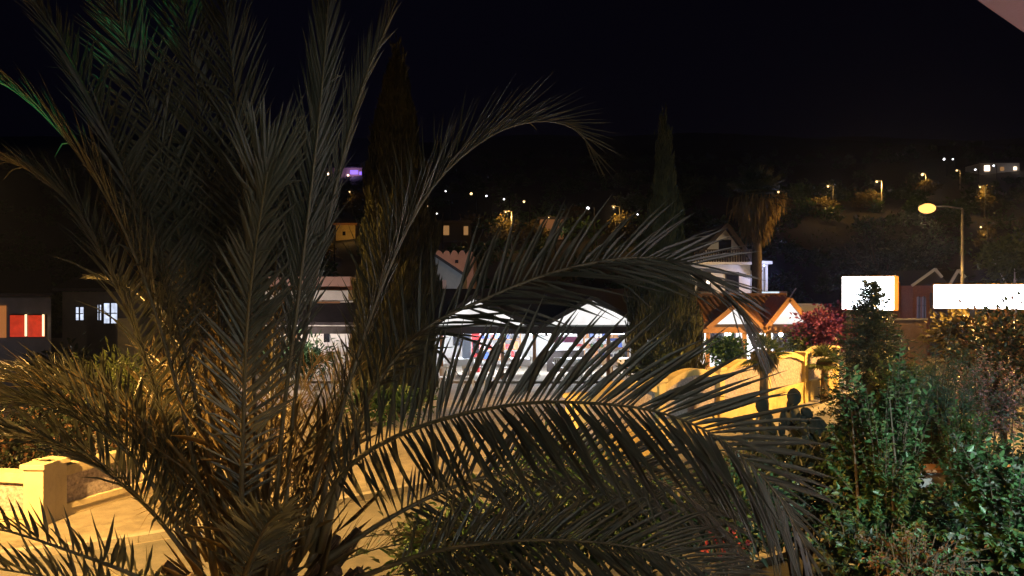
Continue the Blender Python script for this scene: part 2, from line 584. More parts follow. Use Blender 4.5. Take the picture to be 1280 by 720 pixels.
# ------------------------------------------------------------------ hotel balcony the picture is taken from
ed = Vector((0.752, 0.659, 0)); inn = Vector((0.659, -0.752, 0)); e0 = Vector((1.45, 2.42, 0))
def hp(a, b, z): return Vector((e0.x + ed.x*a + inn.x*b, e0.y + ed.y*a + inn.y*b, z))
hb = MB()
hb.slab([hp(-7, 0, 4.9), hp(6, 0, 4.9), hp(6, 3.2, 4.9), hp(-7, 3.2, 4.9)], (0, 0, 0.22))
hotel = thing('hotel', 'pale pink plastered balcony ceiling cutting across the top corner above the signs', 'hotel', hp(0, 3, 0))
hb.build('balcony_ceiling', M_soffit, hotel, bevel=0.006)
MB().slab([hp(-7, .6, 2.3), hp(-1.2, .6, 2.3), hp(-1.2, 3.2, 2.3), hp(-7, 3.2, 2.3)], (0, 0, 0.2)).build('balcony_floor', M_hotelw, hotel)
MB().slab([hp(-7, 2.6, 0), hp(6, 2.6, 0), hp(6, 2.6, 4.897), hp(-7, 2.6, 4.897)], inn*0.25).build('wall', M_hotelw, hotel)
LAMPS = {}
wl = MB().ball(hp(-2.6, 2.45, 4.45), 0.1, 12).build('wall_lamp', glow('lamp_opal', (1, .93, .85), 3, False), hotel)
LAMPS['bal'] = light_at('wall_lamp_light', hp(-2.6, 2.3, 4.45), 84, (.86, 1, .93), hotel, 0.1)
wl = MB().ball(hp(2.6, 2.45, 4.3), 0.1, 12).build('wall_lamp', glow('lamp_opal', (1, .93, .85), 3, False), hotel)  # second wall lamp added to brighten the ceiling corner
LAMPS['eave'] = light_at('wall_lamp_light', hp(2.6, 2.3, 4.3), 120, (1, .92, .97), hotel, 0.1)
wl = MB().tube([hp(3.4, 2.45, 4.0), hp(3.5, 2.2, 3.95)], [.07, .11], 12).build('added_flood_lamp', MATS['lamp_opal'], hotel)  # flood added to brighten the right-hand shrubs and spare the palm
light_at('added_flood_light', hp(3.5, 2.15, 3.95), 2900, (.72, 1, .96), hotel, 0.1, spot=88, aim=(7.2, 11, .6), blend=.6)

# ------------------------------------------------------------------ street lamps
M_sod = glow('sodium_bulb_glare', (1.0, 0.50, 0.12), 2.1, False)
def street_lamp(base, head, label, power, aim=None, cone=130):
    base = Vector(base); head = Vector(head)
    t = thing('street_lamp', label, 'street lamp', base, 'sodium street lamps along the road')
    top = Vector((base.x, base.y, head.z - 0.12))
    MB().tube([base, base + Vector((0,0,1.2)), top], [.10, .085, .06], 10).build('pole', mat('weathered_pole', (.2,.19,.18), (.13,.125,.12), .6, 8), t, smooth=True)
    MB().tube([base, base + Vector((0,0,.3))], [.16, .15], 10).build('base', M_metal, t)
    MB().tube([top, top.lerp(head, .5) + Vector((0,0,.06)), head], [.045, .04, .035], 8).build('arm', M_metal, t, smooth=True)
    d = (head - top); d.z = 0; d.normalize()
    h = MB().ball(head + d*0.28 + Vector((0,0,.05)), 0.33, 12, 1 if abs(d.x) > .5 else .45, .45 if abs(d.x) > .5 else 1, .3)
    h.build('lamp_head', M_metal, t, smooth=True)
    MB().ball(head + d*0.28 + Vector((0,0,-.10)), 0.40, 14, 1, .85, .62).build('bulb', M_sod, t, smooth=True)  # bulb built oversize, its glare included in the shape
    lp = head + d*0.28 + Vector((0,0,-.3))
    light_at('lamp_light', lp, power, SODIUM, t, 0.15, spot=cone, aim=aim or lp + d*.6 + Vector((0,0,-1)), blend=.2)
    return t
pb = P(1203, 264, 38)
street_lamp((pb.x, 38, 0), P(1166, 258, 38), 'glowing sodium street lamp on a tall pole behind the long white light box', 10000, cone=140)
light_at('bulb_light', P(1153.5, 261, 38), 1700, SODIUM, bpy.data.objects['street_lamp'], 0.3)
street_lamp((-9.2, 3.4, 0), (-8.7, 6.8, 6.6), 'sodium street lamp by the road near the low cream wall, outside the picture', 60000, aim=(-8.5,7.3,0), cone=147)
street_lamp((-18.6, 20.0, 0), (-16.8, 20.2, 8.0), 'sodium street lamp added beside the forecourt, outside the picture to the left', 60000, aim=(-1,20,0), cone=56)  # added lamp, source unseen; puts orange light on the forecourt
street_lamp((18.6, 21.0, 0), (16.8, 22.0, 8.0), 'sodium street lamp across from the yellow wall, outside the picture', 64000, aim=(16.0,22.2,0), cone=143)

# ------------------------------------------------------------------ date palm
PC = Vector((-1.45, 4.55, 2.25))        # crown centre
palm = thing('date_palm', 'huge feathery date palm filling the left half with long arching fronds', 'palm tree', (PC.x, PC.y, 0))

def catmull(pts, n):
    pts = [Vector(p) for p in pts]
    out = []
    segs = len(pts) - 1
    for q in range(n + 1):
        s = q / n * segs
        i = min(int(s), segs - 1); t = s - i
        p0 = pts[max(0, i-1)]; p1 = pts[i]; p2 = pts[i+1]; p3 = pts[min(segs, i+2)]
        out.append(0.5*((2*p1) + (p2-p0)*t + (2*p0-5*p1+4*p2-p3)*t*t + (3*p1-p0-3*p2+p3)*t**3))
    return out

def leaflet_geo(base, d, nrm, L, w, droop):
    """a folded, tapering, drooping blade: 10 vertices, 10 triangles"""
    side = d.cross(nrm)
    if side.length < 1e-4: side = d.orthogonal()
    side.normalize(); up = side.cross(d).normalized()
    vs = []
    for t, k in ((0.0, 0.35), (0.28, 1.0), (0.66, 0.72)):
        c = base + d * (L*t) + Vector((0, 0, -droop*L*t*t))
        vs += [c + side*(w*k/2) + up*(w*k*0.28), c, c - side*(w*k/2) + up*(w*k*0.28)]
    vs.append(base + d*L + Vector((0, 0, -droop*L)))
    fs = [(0,1,4,3),(1,2,5,4),(3,4,7,6),(4,5,8,7),(6,7,9,9),(7,8,9,9)]
    fs = [(0,1,4,3),(1,2,5,4),(3,4,7,6),(4,5,8,7),(6,7,9),(7,8,9)]
    return vs, fs

def frond(pts, n=80, L=0.55, w=0.028, start=0.16, twist=0.0, vee=0.5, droop=0.12, a0=68, a1=22, r0=0.019, m=None, seed=0,
          single=False, side_hint=None, sides=(1, 1), jitter=0.14, dens_var=0.0, rm=None, low=0.45):
    g = random.Random(seed)
    C = catmull(pts, 28)
    N = len(C)
    ln = [0.0]
    for i in range(1, N): ln.append(ln[-1] + (C[i]-C[i-1]).length)
    tot = ln[-1]
    ch = C[-1] - C[0]
    hz = Vector((ch.x, ch.y, 0))
    if side_hint is not None: SH = Vector(side_hint).normalized()
    else:
        if hz.length < 0.1: hz = Vector((C[-1].x-PC.x, C[-1].y-PC.y, 0)) + Vector((.01, .02, 0))
        SH = Vector((0, 0, 1)).cross(hz).normalized()
    m = m or M_palm
    rb = MB()
    rb.tube(C, [max(0.004, r0*(1 - 0.86*(l/tot)**0.8)) * (1.5 if l/tot < 0.06 else 1) for l in ln], 6)
    f = rb.build('frond', rm or M_rachis, palm, origin=C[0], smooth=True)
    lf = MB()
    for sd in (1, -1):
        if not sides[0 if sd > 0 else 1]: continue
        for q in range(n):
            if dens_var and g.random() < dens_var: continue
            s = start + (1 - start) * (q + g.uniform(-.35, .35)) / n
            s = min(0.995, max(start*0.8, s))
            x = s * tot
            i = 0
            while i < N-2 and ln[i+1] < x: i += 1
            t = (x - ln[i]) / max(1e-6, ln[i+1]-ln[i])
            p = C[i].lerp(C[i+1], t)
            T = (C[i+1]-C[i]).normalized()
            Sd = (SH - T*SH.dot(T)).normalized()
            Nn = Sd.cross(T)
            if Nn.z < 0 and abs(T.z) < 0.7: Nn = -Nn
            if abs(T.z) >= 0.7:
                rad = Vector((C[-1].x-PC.x, C[-1].y-PC.y, 0))
                if Nn.dot(rad) > 0 and T.z > 0: Nn = -Nn
            tw = twist * s
            Sd2 = Sd*math.cos(tw) + Nn*math.sin(tw)
            N2 = Nn*math.cos(tw) - Sd*math.sin(tw)
            u = max(0.0, (s - start) / (1 - start))
            a = R(a0 + (a1 - a0)*u**1.1) + g.gauss(0, jitter*0.5)
            v = vee*(1 - 0.35*u) + g.gauss(0, jitter) + (0.25 if q % 3 == 0 else -0.1 if q % 3 == 1 else 0)
            d = T*math.cos(a) + (Sd2*sd*math.cos(v) + N2*math.sin(v))*math.sin(a)
            d.normalize()
            pl = (low + (1-low)*min(1, u/0.22)) * (1 - 0.55*max(0, (u-0.55)/0.45)**1.4)
            Lq = L*pl*g.uniform(.86, 1.1)
            dr = droop*g.uniform(.3, 1.8)
            if g.random() < .05: dr += g.uniform(.25, .7); Lq *= .8
            if g.random() < .04: Lq *= g.uniform(.3, .6)
            vs, fs = leaflet_geo(p, d, N2, Lq, w*(0.6+0.4*pl)*g.uniform(.8, 1.15), dr)
            if single == 'one' and sd < 0:
                lf.add(vs, fs)
            elif single:
                MB().add(vs, fs).build('leaflet', m, f, origin=p)
            else:
                lf.add(vs, fs)
    if lf.v:
        me = bpy.data.meshes.new('leaflets')
        me.from_pydata([tuple(v) for v in lf.v], [], lf.f); me.update()
        o = link('leaflets', me, m, f)
        o['kind'] = 'stuff'
    return f

def pf(lst): return [P(*a) for a in lst]
# the named fronds of the picture (pixel, distance)
frond(pf([(392,690,4.5),(425,520,4.55),(480,350,4.7),(540,235,4.9),(610,172,5.1),(670,152,5.3),(715,160,5.45),(742,188,5.5)]),
      n=78, L=.60, w=.020, start=.3, vee=.75, droop=.03, a0=48, a1=14, seed=1)
frond(pf([(400,690,4.45),(450,520,4.45),(520,420,4.5),(610,372,4.6),(700,338,4.75),(790,322,4.9),(860,332,5.0),(915,375,5.05),(958,440,5.1)]),
      n=80, L=.66, w=.025, start=.2, vee=.35, droop=.08, a0=60, a1=18, seed=2, single='one', side_hint=(0,.62,.78))
frond(pf([(372,700,4.4),(430,590,4.3),(520,535,4.15),(640,506,4.0),(740,504,3.85),(830,517,3.75),(905,552,3.65),(965,610,3.6),(1010,690,3.6)]),
      n=110, L=.66, w=.028, start=.15, vee=.2, droop=.10, a0=72, a1=26, seed=3, single=True, side_hint=(0,.5,.86))
frond(pf([(400,705,4.5),(500,640,4.6),(600,598,4.75),(720,582,4.9),(820,600,5.0),(890,645,5.1),(930,700,5.1)]),
      n=92, L=.60, w=.021, start=.18, vee=.25, droop=.12, a0=58, a1=22, seed=4, side_hint=(0,.5,.86))
frond(pf([(420,735,4.3),(540,690,4.2),(680,675,4.1),(820,690,4.0),(940,740,3.95)]),
      n=88, L=.55, w=.021, start=.18, vee=.3, droop=.12, a0=58, a1=22, seed=5, side_hint=(0,.6,.8))
# near upright frond, pale leaflets on its left, brush of tip leaflets on top
frond(pf([(300,720,4.3),(303,560,4.0),(308,420,3.75),(318,320,3.55),(328,255,3.42),(334,215,3.35)]),
      n=64, L=.36, w=.020, start=.22, vee=.35, droop=.03, a0=62, a1=10, seed=6, side_hint=(1,.25,0), low=.6)
frond(pf([(326,275,3.5),(330,235,3.44),(333,196,3.4)]), n=26, L=.42, w=.017, start=.1, vee=.3, droop=.0, a0=34, a1=5, r0=.012, seed=61, side_hint=(1,.25,0), low=.8)
frond(pf([(340,720,4.4),(352,540,4.35),(372,380,4.3),(392,210,4.3),(405,80,4.3),(412,-30,4.3)]),
      n=100, L=.50, w=.015, start=.34, vee=.5, droop=.02, a0=27, a1=10, seed=7, side_hint=(1,.4,0))
frond(pf([(352,720,4.5),(366,520,4.5),(388,380,4.55),(420,230,4.65),(452,110,4.8),(480,40,4.9),(498,-10,5.0)]),
      n=92, L=.42, w=.016, start=.3, vee=.8, droop=.02, a0=26, a1=10, seed=8, side_hint=(.5,.8,0))
frond(pf([(250,720,4.6),(215,560,4.7),(160,390,4.8),(100,270,4.8),(40,215,4.75),(-30,190,4.7)]),
      n=92, L=.55, w=.019, start=.22, vee=.5, droop=.14, a0=60, a1=24, seed=9)
frond(pf([(270,720,4.6),(225,500,4.5),(165,310,4.4),(95,190,4.3),(20,115,4.2),(-50,85,4.1)]),
      n=92, L=.55, w=.019, start=.22, vee=.45, droop=.12, a0=55, a1=20, seed=10)
frond(pf([(280,720,4.5),(245,500,4.6),(195,320,4.7),(130,160,4.8),(80,60,4.85),(20,-30,4.9)]),
      n=92, L=.52, w=.019, start=.34, vee=.4, droop=.08, a0=52, a1=20, seed=11)
frond(pf([(290,720,4.6),(262,500,4.8),(225,300,5.0),(180,120,5.15),(140,0,5.2),(120,-60,5.2)]),
      n=92, L=.56, w=.019, start=.34, vee=.35, droop=.05, a0=50, a1=20, seed=12, side_hint=(1,.2,0))
frond(pf([(300,720,4.6),(280,480,4.9),(262,260,5.1),(240,80,5.2),(215,-60,5.3)]),
      n=92, L=.56, w=.019, start=.34, vee=.3, droop=.04, a0=50, a1=20, seed=13, side_hint=(1,.1,0))
frond(pf([(320,720,4.6),(318,480,4.8),(305,260,4.95),(290,80,5.0),(270,-60,5.0)]),
      n=92, L=.56, w=.019, start=.34, vee=.3, droop=.04, a0=48, a1=18, seed=14, side_hint=(1,-.2,0))
# lower left, dark against the lit road
frond(pf([(250,715,4.5),(180,590,4.5),(110,530,4.4),(30,505,4.3),(-60,515,4.2)]),
      n=84, L=.50, w=.026, start=.12, vee=.75, droop=.08, a0=60, a1=26, seed=15)
frond(pf([(262,700,4.7),(200,570,4.9),(130,505,5.0),(50,478,5.1),(-50,480,5.1)]), n=84, L=.5, w=.026, start=.12, vee=.7, droop=.08, a0=60, a1=26, seed=22)
frond(pf([(255,725,4.4),(190,640,4.35),(110,575,4.3),(20,545,4.2),(-60,560,4.2)]),
      n=70, L=.50, w=.026, start=.2, vee=.5, droop=.12, a0=62, a1=26, seed=16)
frond(pf([(250,760,4.2),(170,720,3.9),(90,690,3.7),(0,662,3.6),(-80,660,3.5)]),
      n=26, L=.26, w=.030, start=.2, vee=.9, droop=.02, a0=60, a1=40, seed=17)
frond(pf([(240,790,4.1),(150,752,3.8),(60,722,3.6),(-40,706,3.5)]),
      n=30, L=.28, w=.030, start=.2, vee=.8, droop=.02, a0=60, a1=40, seed=18)
# short inner fronds, warm lit, right of the heart
frond(pf([(372,700,4.6),(405,570,4.7),(440,470,4.8),(468,395,4.85),(488,345,4.9)]),
      n=62, L=.40, w=.022, start=.15, vee=.5, droop=.03, a0=52, a1=20, seed=19)
frond(pf([(385,710,4.7),(430,600,4.85),(462,500,5.0),(520,430,5.1)]), n=55, L=.42, w=.02, start=.15, vee=.6, droop=.05, a0=50, a1=18, seed=20)
# frond seen end on in front of the heart
frond(pf([(300,735,4.2),(318,690,3.8),(335,655,3.5),(352,640,3.3)]), n=44, L=.34, w=.022, start=.1, vee=.5, droop=.03, a0=60, a1=18, seed=21, side_hint=(1,.1,0))
# fill: younger and dry fronds all round the crown, kept out of the balcony's way
fg = random.Random(5)
OPEN = ((355,330,445,440), (405,180,460,340), (-30,375,80,440), (85,360,155,415), (500,60,1280,470), (470,480,1280,660), (-200,560,170,720))
def blocks_view(pts):
    for q in catmull(pts, 14)[3:]:
        if q.y < 1.2: return True
        a, b = 640+q.x/q.y*F, 360-(q.z-CAMZ)/q.y*F
        if any(x0 < a < x1 and y0 < b < y1 for (x0, y0, x1, y1) in OPEN): return True
    return False
cnt = 0
for k in range(260):
    if cnt >= 38: break
    az = R(fg.uniform(-25, 235))             # 90 deg points away from the camera
    el0 = R(fg.uniform(38, 88)); el1 = el0 - R(fg.uniform(20, 85))
    ln_ = fg.uniform(1.7, 3.3) if el0 < 1.2 else fg.uniform(2.3, 3.6)
    dry = fg.random() < 0.68
    if dry: ln_ *= 0.75
    pts = [PC + Vector((math.cos(az)*.12, math.sin(az)*.12, fg.uniform(-.2, .1)))]
    for j in range(1, 6):
        e = el0 + (el1-el0)*(j/5)
        pts.append(pts[-1] + Vector((math.cos(az)*math.cos(e), math.sin(az)*math.cos(e), math.sin(e)))*(ln_/5))
    if blocks_view(pts): continue
    cnt += 1
    frond(pts, n=26 if dry else 52, L=fg.uniform(.28, .5), w=.010 if dry else .014, start=.34 if dry else .46, dens_var=.08, vee=fg.uniform(.3, .9),
          droop=.06 if dry else .1, a0=fg.uniform(38, 62), a1=18, seed=100+k, r0=.007 if dry else .014, m=M_palmdry if dry else M_palm, jitter=.26 if dry else .15)
for k in range(60):
    az = R(fg.uniform(-30, 215)); el = R(fg.uniform(42, 88)); ln_ = fg.uniform(.9, 2.1)
    pts = [PC + Vector((math.cos(az)*.15, math.sin(az)*.15, fg.uniform(-.15, .2)))]
    for j in range(1, 5):
        e = el - R(14)*j*fg.uniform(.3, 1.2)
        pts.append(pts[-1] + Vector((math.cos(az)*math.cos(e), math.sin(az)*math.cos(e), math.sin(e)))*(ln_/4))
    if blocks_view(pts): continue
    frond(pts, n=15, L=fg.uniform(.12, .30), w=.010, start=.18, vee=fg.uniform(.2, 1.0), droop=.03, a0=40, a1=14, r0=.008, seed=300+k, m=M_palmdry, jitter=.3)
# trunk with leaf-base stubs
tk = MB()
tk.lathe((PC.x, PC.y, 0), [(.48,0),(.42,.3),(.38,1.0),(.40,1.5),(.44,1.8),(.34,2.1),(.16,2.3),(.05,2.45)], 18)
tk.build('trunk', M_fibre, palm, smooth=True)
tg = random.Random(3)
for i in range(64):
    th = i*2.39996; z = 0.9 + i*0.022
    b = Vector((PC.x + math.cos(th)*.36, PC.y + math.sin(th)*.36, z))
    e = b + Vector((math.cos(th)*.2, math.sin(th)*.2, .22))
    MB().tube([b, b.lerp(e, .5), e], [.06, .05, .035], 5).build('leaf_base', M_fibre, palm, origin=b)
# fine fibre and spines in the heart of the crown
n = 260
g_ = np.random.default_rng(4)
th = g_.uniform(0, 2*np.pi, n); rr = g_.uniform(.05, .4, n)
cpos = np.stack([PC.x + np.cos(th)*rr, PC.y + np.sin(th)*rr, PC.z + g_.uniform(-.1, .9, n)], 1)
dd = np.stack([np.cos(th)*g_.uniform(.1, 1, n), np.sin(th)*g_.uniform(.1, 1, n), g_.uniform(.3, 1.4, n)], 1)
V, Fa = leaves(cpos, dd, g_.normal(size=(n, 3)), g_.uniform(.15, .5, n), .007)
o = link('fibre', npmesh('fibre', V, Fa), M_palmdry, palm); o['kind'] = 'stuff'

# ------------------------------------------------------------------ cypresses
def cypress(px, d, top_py, half_px, label, seed, n=26000, lean=0, full=.55, ex=.75):
    base = Vector(((px-640)/F*d, d, 0))
    H = CAMZ - (top_py-360)/F*d
    Rm = half_px/F*d
    t = thing('cypress_tree', label, 'cypress', base, 'cypress trees')
    MB().tube([base, base + Vector((0,0,H*.5)), base + Vector((0,0,H*.9))], [.2, .12, .03], 8).build('trunk', M_bark, t)
    g = np.random.default_rng(seed)
    parts = []
    for (nn, lo, hi) in ((int(n*.62), .72, 1.0), (int(n*.38), .15, .75)):
        u = g.random(nn)
        prof = lambda u: np.minimum(1, (u/.12 + .55))*np.clip((1-u)/(1-full), 0, 1)**ex
        th = g.uniform(0, 2*np.pi, nn)
        lob = 1 + .13*np.sin(3*th + u*9 + seed) + .12*np.sin(7*th - u*23) + .10*np.sin(u*40 + 2*th)
        r = Rm*prof(u)*lob*(lo + (hi-lo)*g.random(nn)) + .02
        pos = np.stack([base.x + np.cos(th)*r + lean*u*u, base.y + np.sin(th)*r, .25 + u*(H-.45)], 1)
        dv = np.stack([np.cos(th)*.28 + g.normal(size=nn)*.14, np.sin(th)*.28 + g.normal(size=nn)*.14, 1 + g.normal(size=nn)*.1], 1)
        nr = np.stack([np.cos(th), np.sin(th), np.zeros(nn)], 1) + g.normal(size=(nn, 3))*.5
        s = g.uniform(.6, 1.3, nn)
        parts.append(leaves(pos, dv, nr, .27*s, .034*s))
    # feathery leader tips on top
    nn = 500
    th = g.uniform(0, 6.28, nn)
    k = g.integers(0, 5, nn)
    off = np.array([[0,0,0],[.16,.05,-.5],[-.2,.1,-.9],[.22,-.1,-1.3],[-.1,-.15,-.4]])*Rm/1.3
    pos = np.array([base.x+lean, base.y, H-.25]) + off[k] + g.normal(size=(nn,3))*np.array([.07,.07,.35])
    parts.append(leaves(pos, np.stack([g.normal(size=nn)*.15, g.normal(size=nn)*.15, np.ones(nn)], 1), g.normal(size=(nn,3)), .34, .05))
    V, Fa = join(parts)
    o = link('crown', npmesh('crown', V, Fa), M_cyp, t); o['kind'] = 'stuff'
    return t
cypress(496, 24, 74, 45, 'tall slender cypress beside the date palm, left of the lit gables', 3, 84000, full=.42, ex=.62)
cypress(830, 30, 160, 40, 'cypress standing in front of the restaurant, right of the widest white gable', 8, 70000, full=.28, ex=1.05)

# ------------------------------------------------------------------ walls with stucco panels
def panel_wall(label, a, b, bays, h, arch, mrender, name='boundary_wall', ph=.62):
    a = Vector(a); b = Vector(b)
    t_ = (b-a).normalized(); nrm = Vector((t_.y, -t_.x, 0))       # the side turned to the road
    tot = (b-a).length
    root = thing(name, label, 'wall', a)
    bw = tot/bays
    th = .11
    def q(s, o_, z): return a + t_*s + nrm*o_ + Vector((0,0,z))
    def solid(poly, d0, d1):
        return MB().slab([q(s, d0, z) for s, z in poly], nrm*(d1-d0))
    solid([(0,0),(tot,0),(tot,ph),(0,ph)], -th, th).build('plinth', mrender, root, bevel=.01)
    for i in range(bays):
        s0 = i*bw+.17; s1 = (i+1)*bw-.17
        K = 10
        up = [(s0+(s1-s0)*k/K, h-.28+arch*math.sin(math.pi*k/K)) for k in range(K+1)]
        solid([(s0,ph),(s1,ph)] + up[::-1], -th*.5, th*.45).build('panel', M_panel, root, origin=q((s0+s1)/2, 0, ph))
        cp = MB()
        for k in range(K):
            (sa, za), (sb, zb) = up[k], up[k+1]
            cp.slab([q(sa,-th-.02,za), q(sb,-th-.02,zb), q(sb,-th-.02,zb+.17), q(sa,-th-.02,za+.17)], nrm*(2*th+.04))
        cp.build('coping', mrender, root, origin=q((s0+s1)/2, 0, h))
        solid([(s0,ph),(s1,ph),(s1,ph+.1),(s0,ph+.1)], th*.45, th+.025).build('rail', mrender, root)
    for i in range(bays+1):
        s = i*bw
        m_ = MB()
        m_.slab([q(s-.17,-.17,0), q(s+.17,-.17,0), q(s+.17,-.17,h-.04), q(s-.17,-.17,h-.04)], nrm*.34)
        m_.slab([q(s-.21,-.21,h-.04), q(s+.21,-.21,h-.04), q(s+.21,-.21,h+.05), q(s-.21,-.21,h+.05)], nrm*.42)
        m_.build('post', mrender, root, origin=q(s, 0, 0), bevel=.012)
    return root
wd = Vector((6.24, 7.6, 0)).normalized()
wa = Vector((6.06, 22.1, 0))
panel_wall('yellow boundary wall with arched stucco panels, lit by the street lamp', wa - wd*7.4, wa + wd*9.9, 5, 1.72, .26, M_ywall)
panel_wall('low cream wall with stucco panels at the lower left edge', (-15.6, 13.3, 0), (-8.0, 13.1, 0), 4, 1.0, .03, M_cream, ph=.13)
panel_wall('short cream side wall running back from the low cream corner post', (-7.98, 13.4, 0), (-5.6, 19.0, 0), 3, 1.0, .03, M_cream, ph=.13)

# ------------------------------------------------------------------ restaurant with white lit gables
Y0 = 33.0
def X(px, d=Y0): return (px-640)/F*d
def Z(py, d=Y0): return CAMZ-(py-360)/F*d
M_gable = glow('glowing_gable_face', (1, .97, .95), 1.2, True, .3, 1.3)  # gable brightness put into the face as emission, no lamp behind
M_tubew = glow('white_tube', (.95, .97, 1), 14, False)
rest = thing('restaurant', 'open fronted restaurant with dark roof and glowing white gables', 'restaurant', (X(670), Y0, 0))
xl, xr = X(330), X(850)
zE, zF = Z(417), Z(408)
MB().box(xl, xr, Y0-.15, Y0, zE, zF).build('fascia', M_darkwood, rest)
MB().box(xl, xr, Y0+.003, Y0+7, zF-.02, zF+.1).build('ceiling', M_white, rest)
MB().box(xl, xr, Y0+6.6, Y0+6.8, 0, zF-.022).build('back_wall', M_white, rest)
MB().box(xl, xr, Y0-.6, Y0+6.6, .006, .10).build('terrace', M_paving, rest)
# main roof behind the gables
rz = Z(364, 37)
MB().slab([(xl, Y0-.1, zF+.06), (xr, Y0-.1, zF+.06), (xr, 37, rz), (xl, 37, rz)], (0,0,.12)).build('roof', M_roofd, rest)
MB().slab([(xl, 37.02, rz), (xr, 37.02, rz), (xr, 41, zF+.06), (xl, 41, zF+.06)], (0,0,.12)).build('roof', M_roofd, rest)
def gable(root, px0, pxa, px1, pyb, pya, d, mface, mroof, mboard, depth=2.6, over=.22):
    x0, xa, x1 = X(px0, d), X(pxa, d), X(px1, d); zb, za = Z(pyb, d), Z(pya, d)
    g1 = MB().slab([(x0, d-.03, zb), (x1, d-.03, zb), (xa, d-.03, za)], (0, -.06, 0)).build('gable', mface, root)
    k = over
    for (xe, sg) in ((x0, -1), (x1, 1)):
        ex = xe + sg*.34; ez = zb - .34*(za-zb)/abs(xa-xe) + .02
        MB().slab([(xa, d-.28, za+.06), (ex, d-.28, ez+.06), (ex, d+depth, ez+.06), (xa, d+depth, za+.06)], (0,0,.10)).build('roof_slope', mroof, root)
        MB().bar((xa+sg*.01, d-.32, za+.08), (ex, d-.32, ez+.08), .05, .2, (0,0,1)).build('bargeboard', mboard, root)
    return g1
gable(rest, 548, 592, 657, 406, 373, Y0-.12, M_gable, M_roofd, M_darkwood)
gable(rest, 684, 740, 798, 406, 375, Y0-.12, M_gable, M_roofd, M_darkwood)
for px in (372, 440, 552, 628, 668, 760, 806):
    MB().box(X(px)-.07, X(px)+.07, Y0-.11, Y0+.03, .10, zE).build('post', M_wood, rest)
for i, px in enumerate((565, 611, 640, 676, 705, 742, 780)):
    tb = MB().tube([(X(px)-.45, Y0+.8+.4*(i % 3), zE-.05), (X(px)+.45, Y0+.8+.4*(i % 3), zE-.05)], .035, 8).build('tube_lamp', M_tubew, rest)
LAMPS['rest'] = []
for px in (560, 620, 690, 760):
    LAMPS['rest'].append(light_at('tube_light', (X(px), Y0+2.6, zE-.35), 400, COOL, rest, .4))
# framed pictures and fridges on the back wall
for (px, py0, py1, w, m_) in ((705, 421, 428, 1.3, M_boug), (760, 420, 426, 1.1, M_blue), (575, 419, 432, .7, M_glassd), (640, 420, 434, .8, M_greyw), (730, 430, 433, .8, M_red)):
    MB().box(X(px, 39.5)-w/2, X(px, 39.5)+w/2, 39.50, 39.58, Z(py1, 39.5), Z(py0, 39.5)).build('wall_panel', m_, rest)
# glazed screen with red door at the left
MB().box(X(575), X(586), Y0+1.5, Y0+1.56, .10, zE).build('glass_screen', mat('blue_glass_frame', (.3,.36,.45), (.25,.3,.4), .2), rest)
fr = thing('drinks_fridge', 'red drinks fridge under the left gable', 'fridge', (X(594, 36), 36, .10))
MB().box(X(590,36), X(600,36), 35.7, 36.3, .10, 1.95).build('body', M_red, fr, bevel=.02)
MB().box(X(591,36), X(599,36), 35.66, 35.69, 1.0, 1.6).build('door_glass', M_glassd, fr)
MB().box(X(599.2,36), X(599.7,36), 35.64, 35.69, .9, 1.5).build('handle', M_metal, fr)

for k in range(9):
    xx = X(446)+k*1.35
    MB().box(xx-.05, xx+.05, Y0+.02, Y0+6.5, zE-.10, zF-.024).build('ceiling_beam', M_darkwood, rest)
for (px, d, lb) in ((622, 37.5, 'shelves of coloured goods on the back wall left of the dark roof gap'), (758, 38.5, 'shelves of coloured goods on the back wall near the cypress')):
    t = thing('display_shelf', lb, 'shelf', (X(px,d), d, .10), 'display shelves in the restaurant')
    x = X(px, d)
    for sx in (-1.1, 1.1): MB().box(x+sx-.03, x+sx+.03, d, d+.35, .10, 2.1).build('upright', M_wood, t)
    for z in (.5, 1.0, 1.5, 2.0): MB().box(x-1.07, x+1.07, d+.01, d+.34, z, z+.035).build('shelf_board', M_wood, t)
    gq = random.Random(px)
    for z in (.537, 1.037, 1.537):
        xx = x-1.0
        while xx < x+.85:
            w = gq.uniform(.1, .24)
            MB().box(xx, xx+w, d+.06, d+.26, z, z+gq.uniform(.14, .38)).build('goods_box', gq.choice([M_red, M_blue, M_leafm, M_wood, M_plastic, M_tile, M_dmetal]), t)
            xx += w+gq.uniform(.02, .1)
ct = thing('bar_counter', 'dark bar counter inside the restaurant below the widest gable', 'counter', (X(705,36), 36, .10))
MB().box(X(684,36), X(730,36), 36, 36.5, .10, 1.1).build('front', M_darkwood, ct)
MB().box(X(683,36), X(731,36), 35.93, 36.57, 1.103, 1.15).build('worktop', M_greyw, ct)

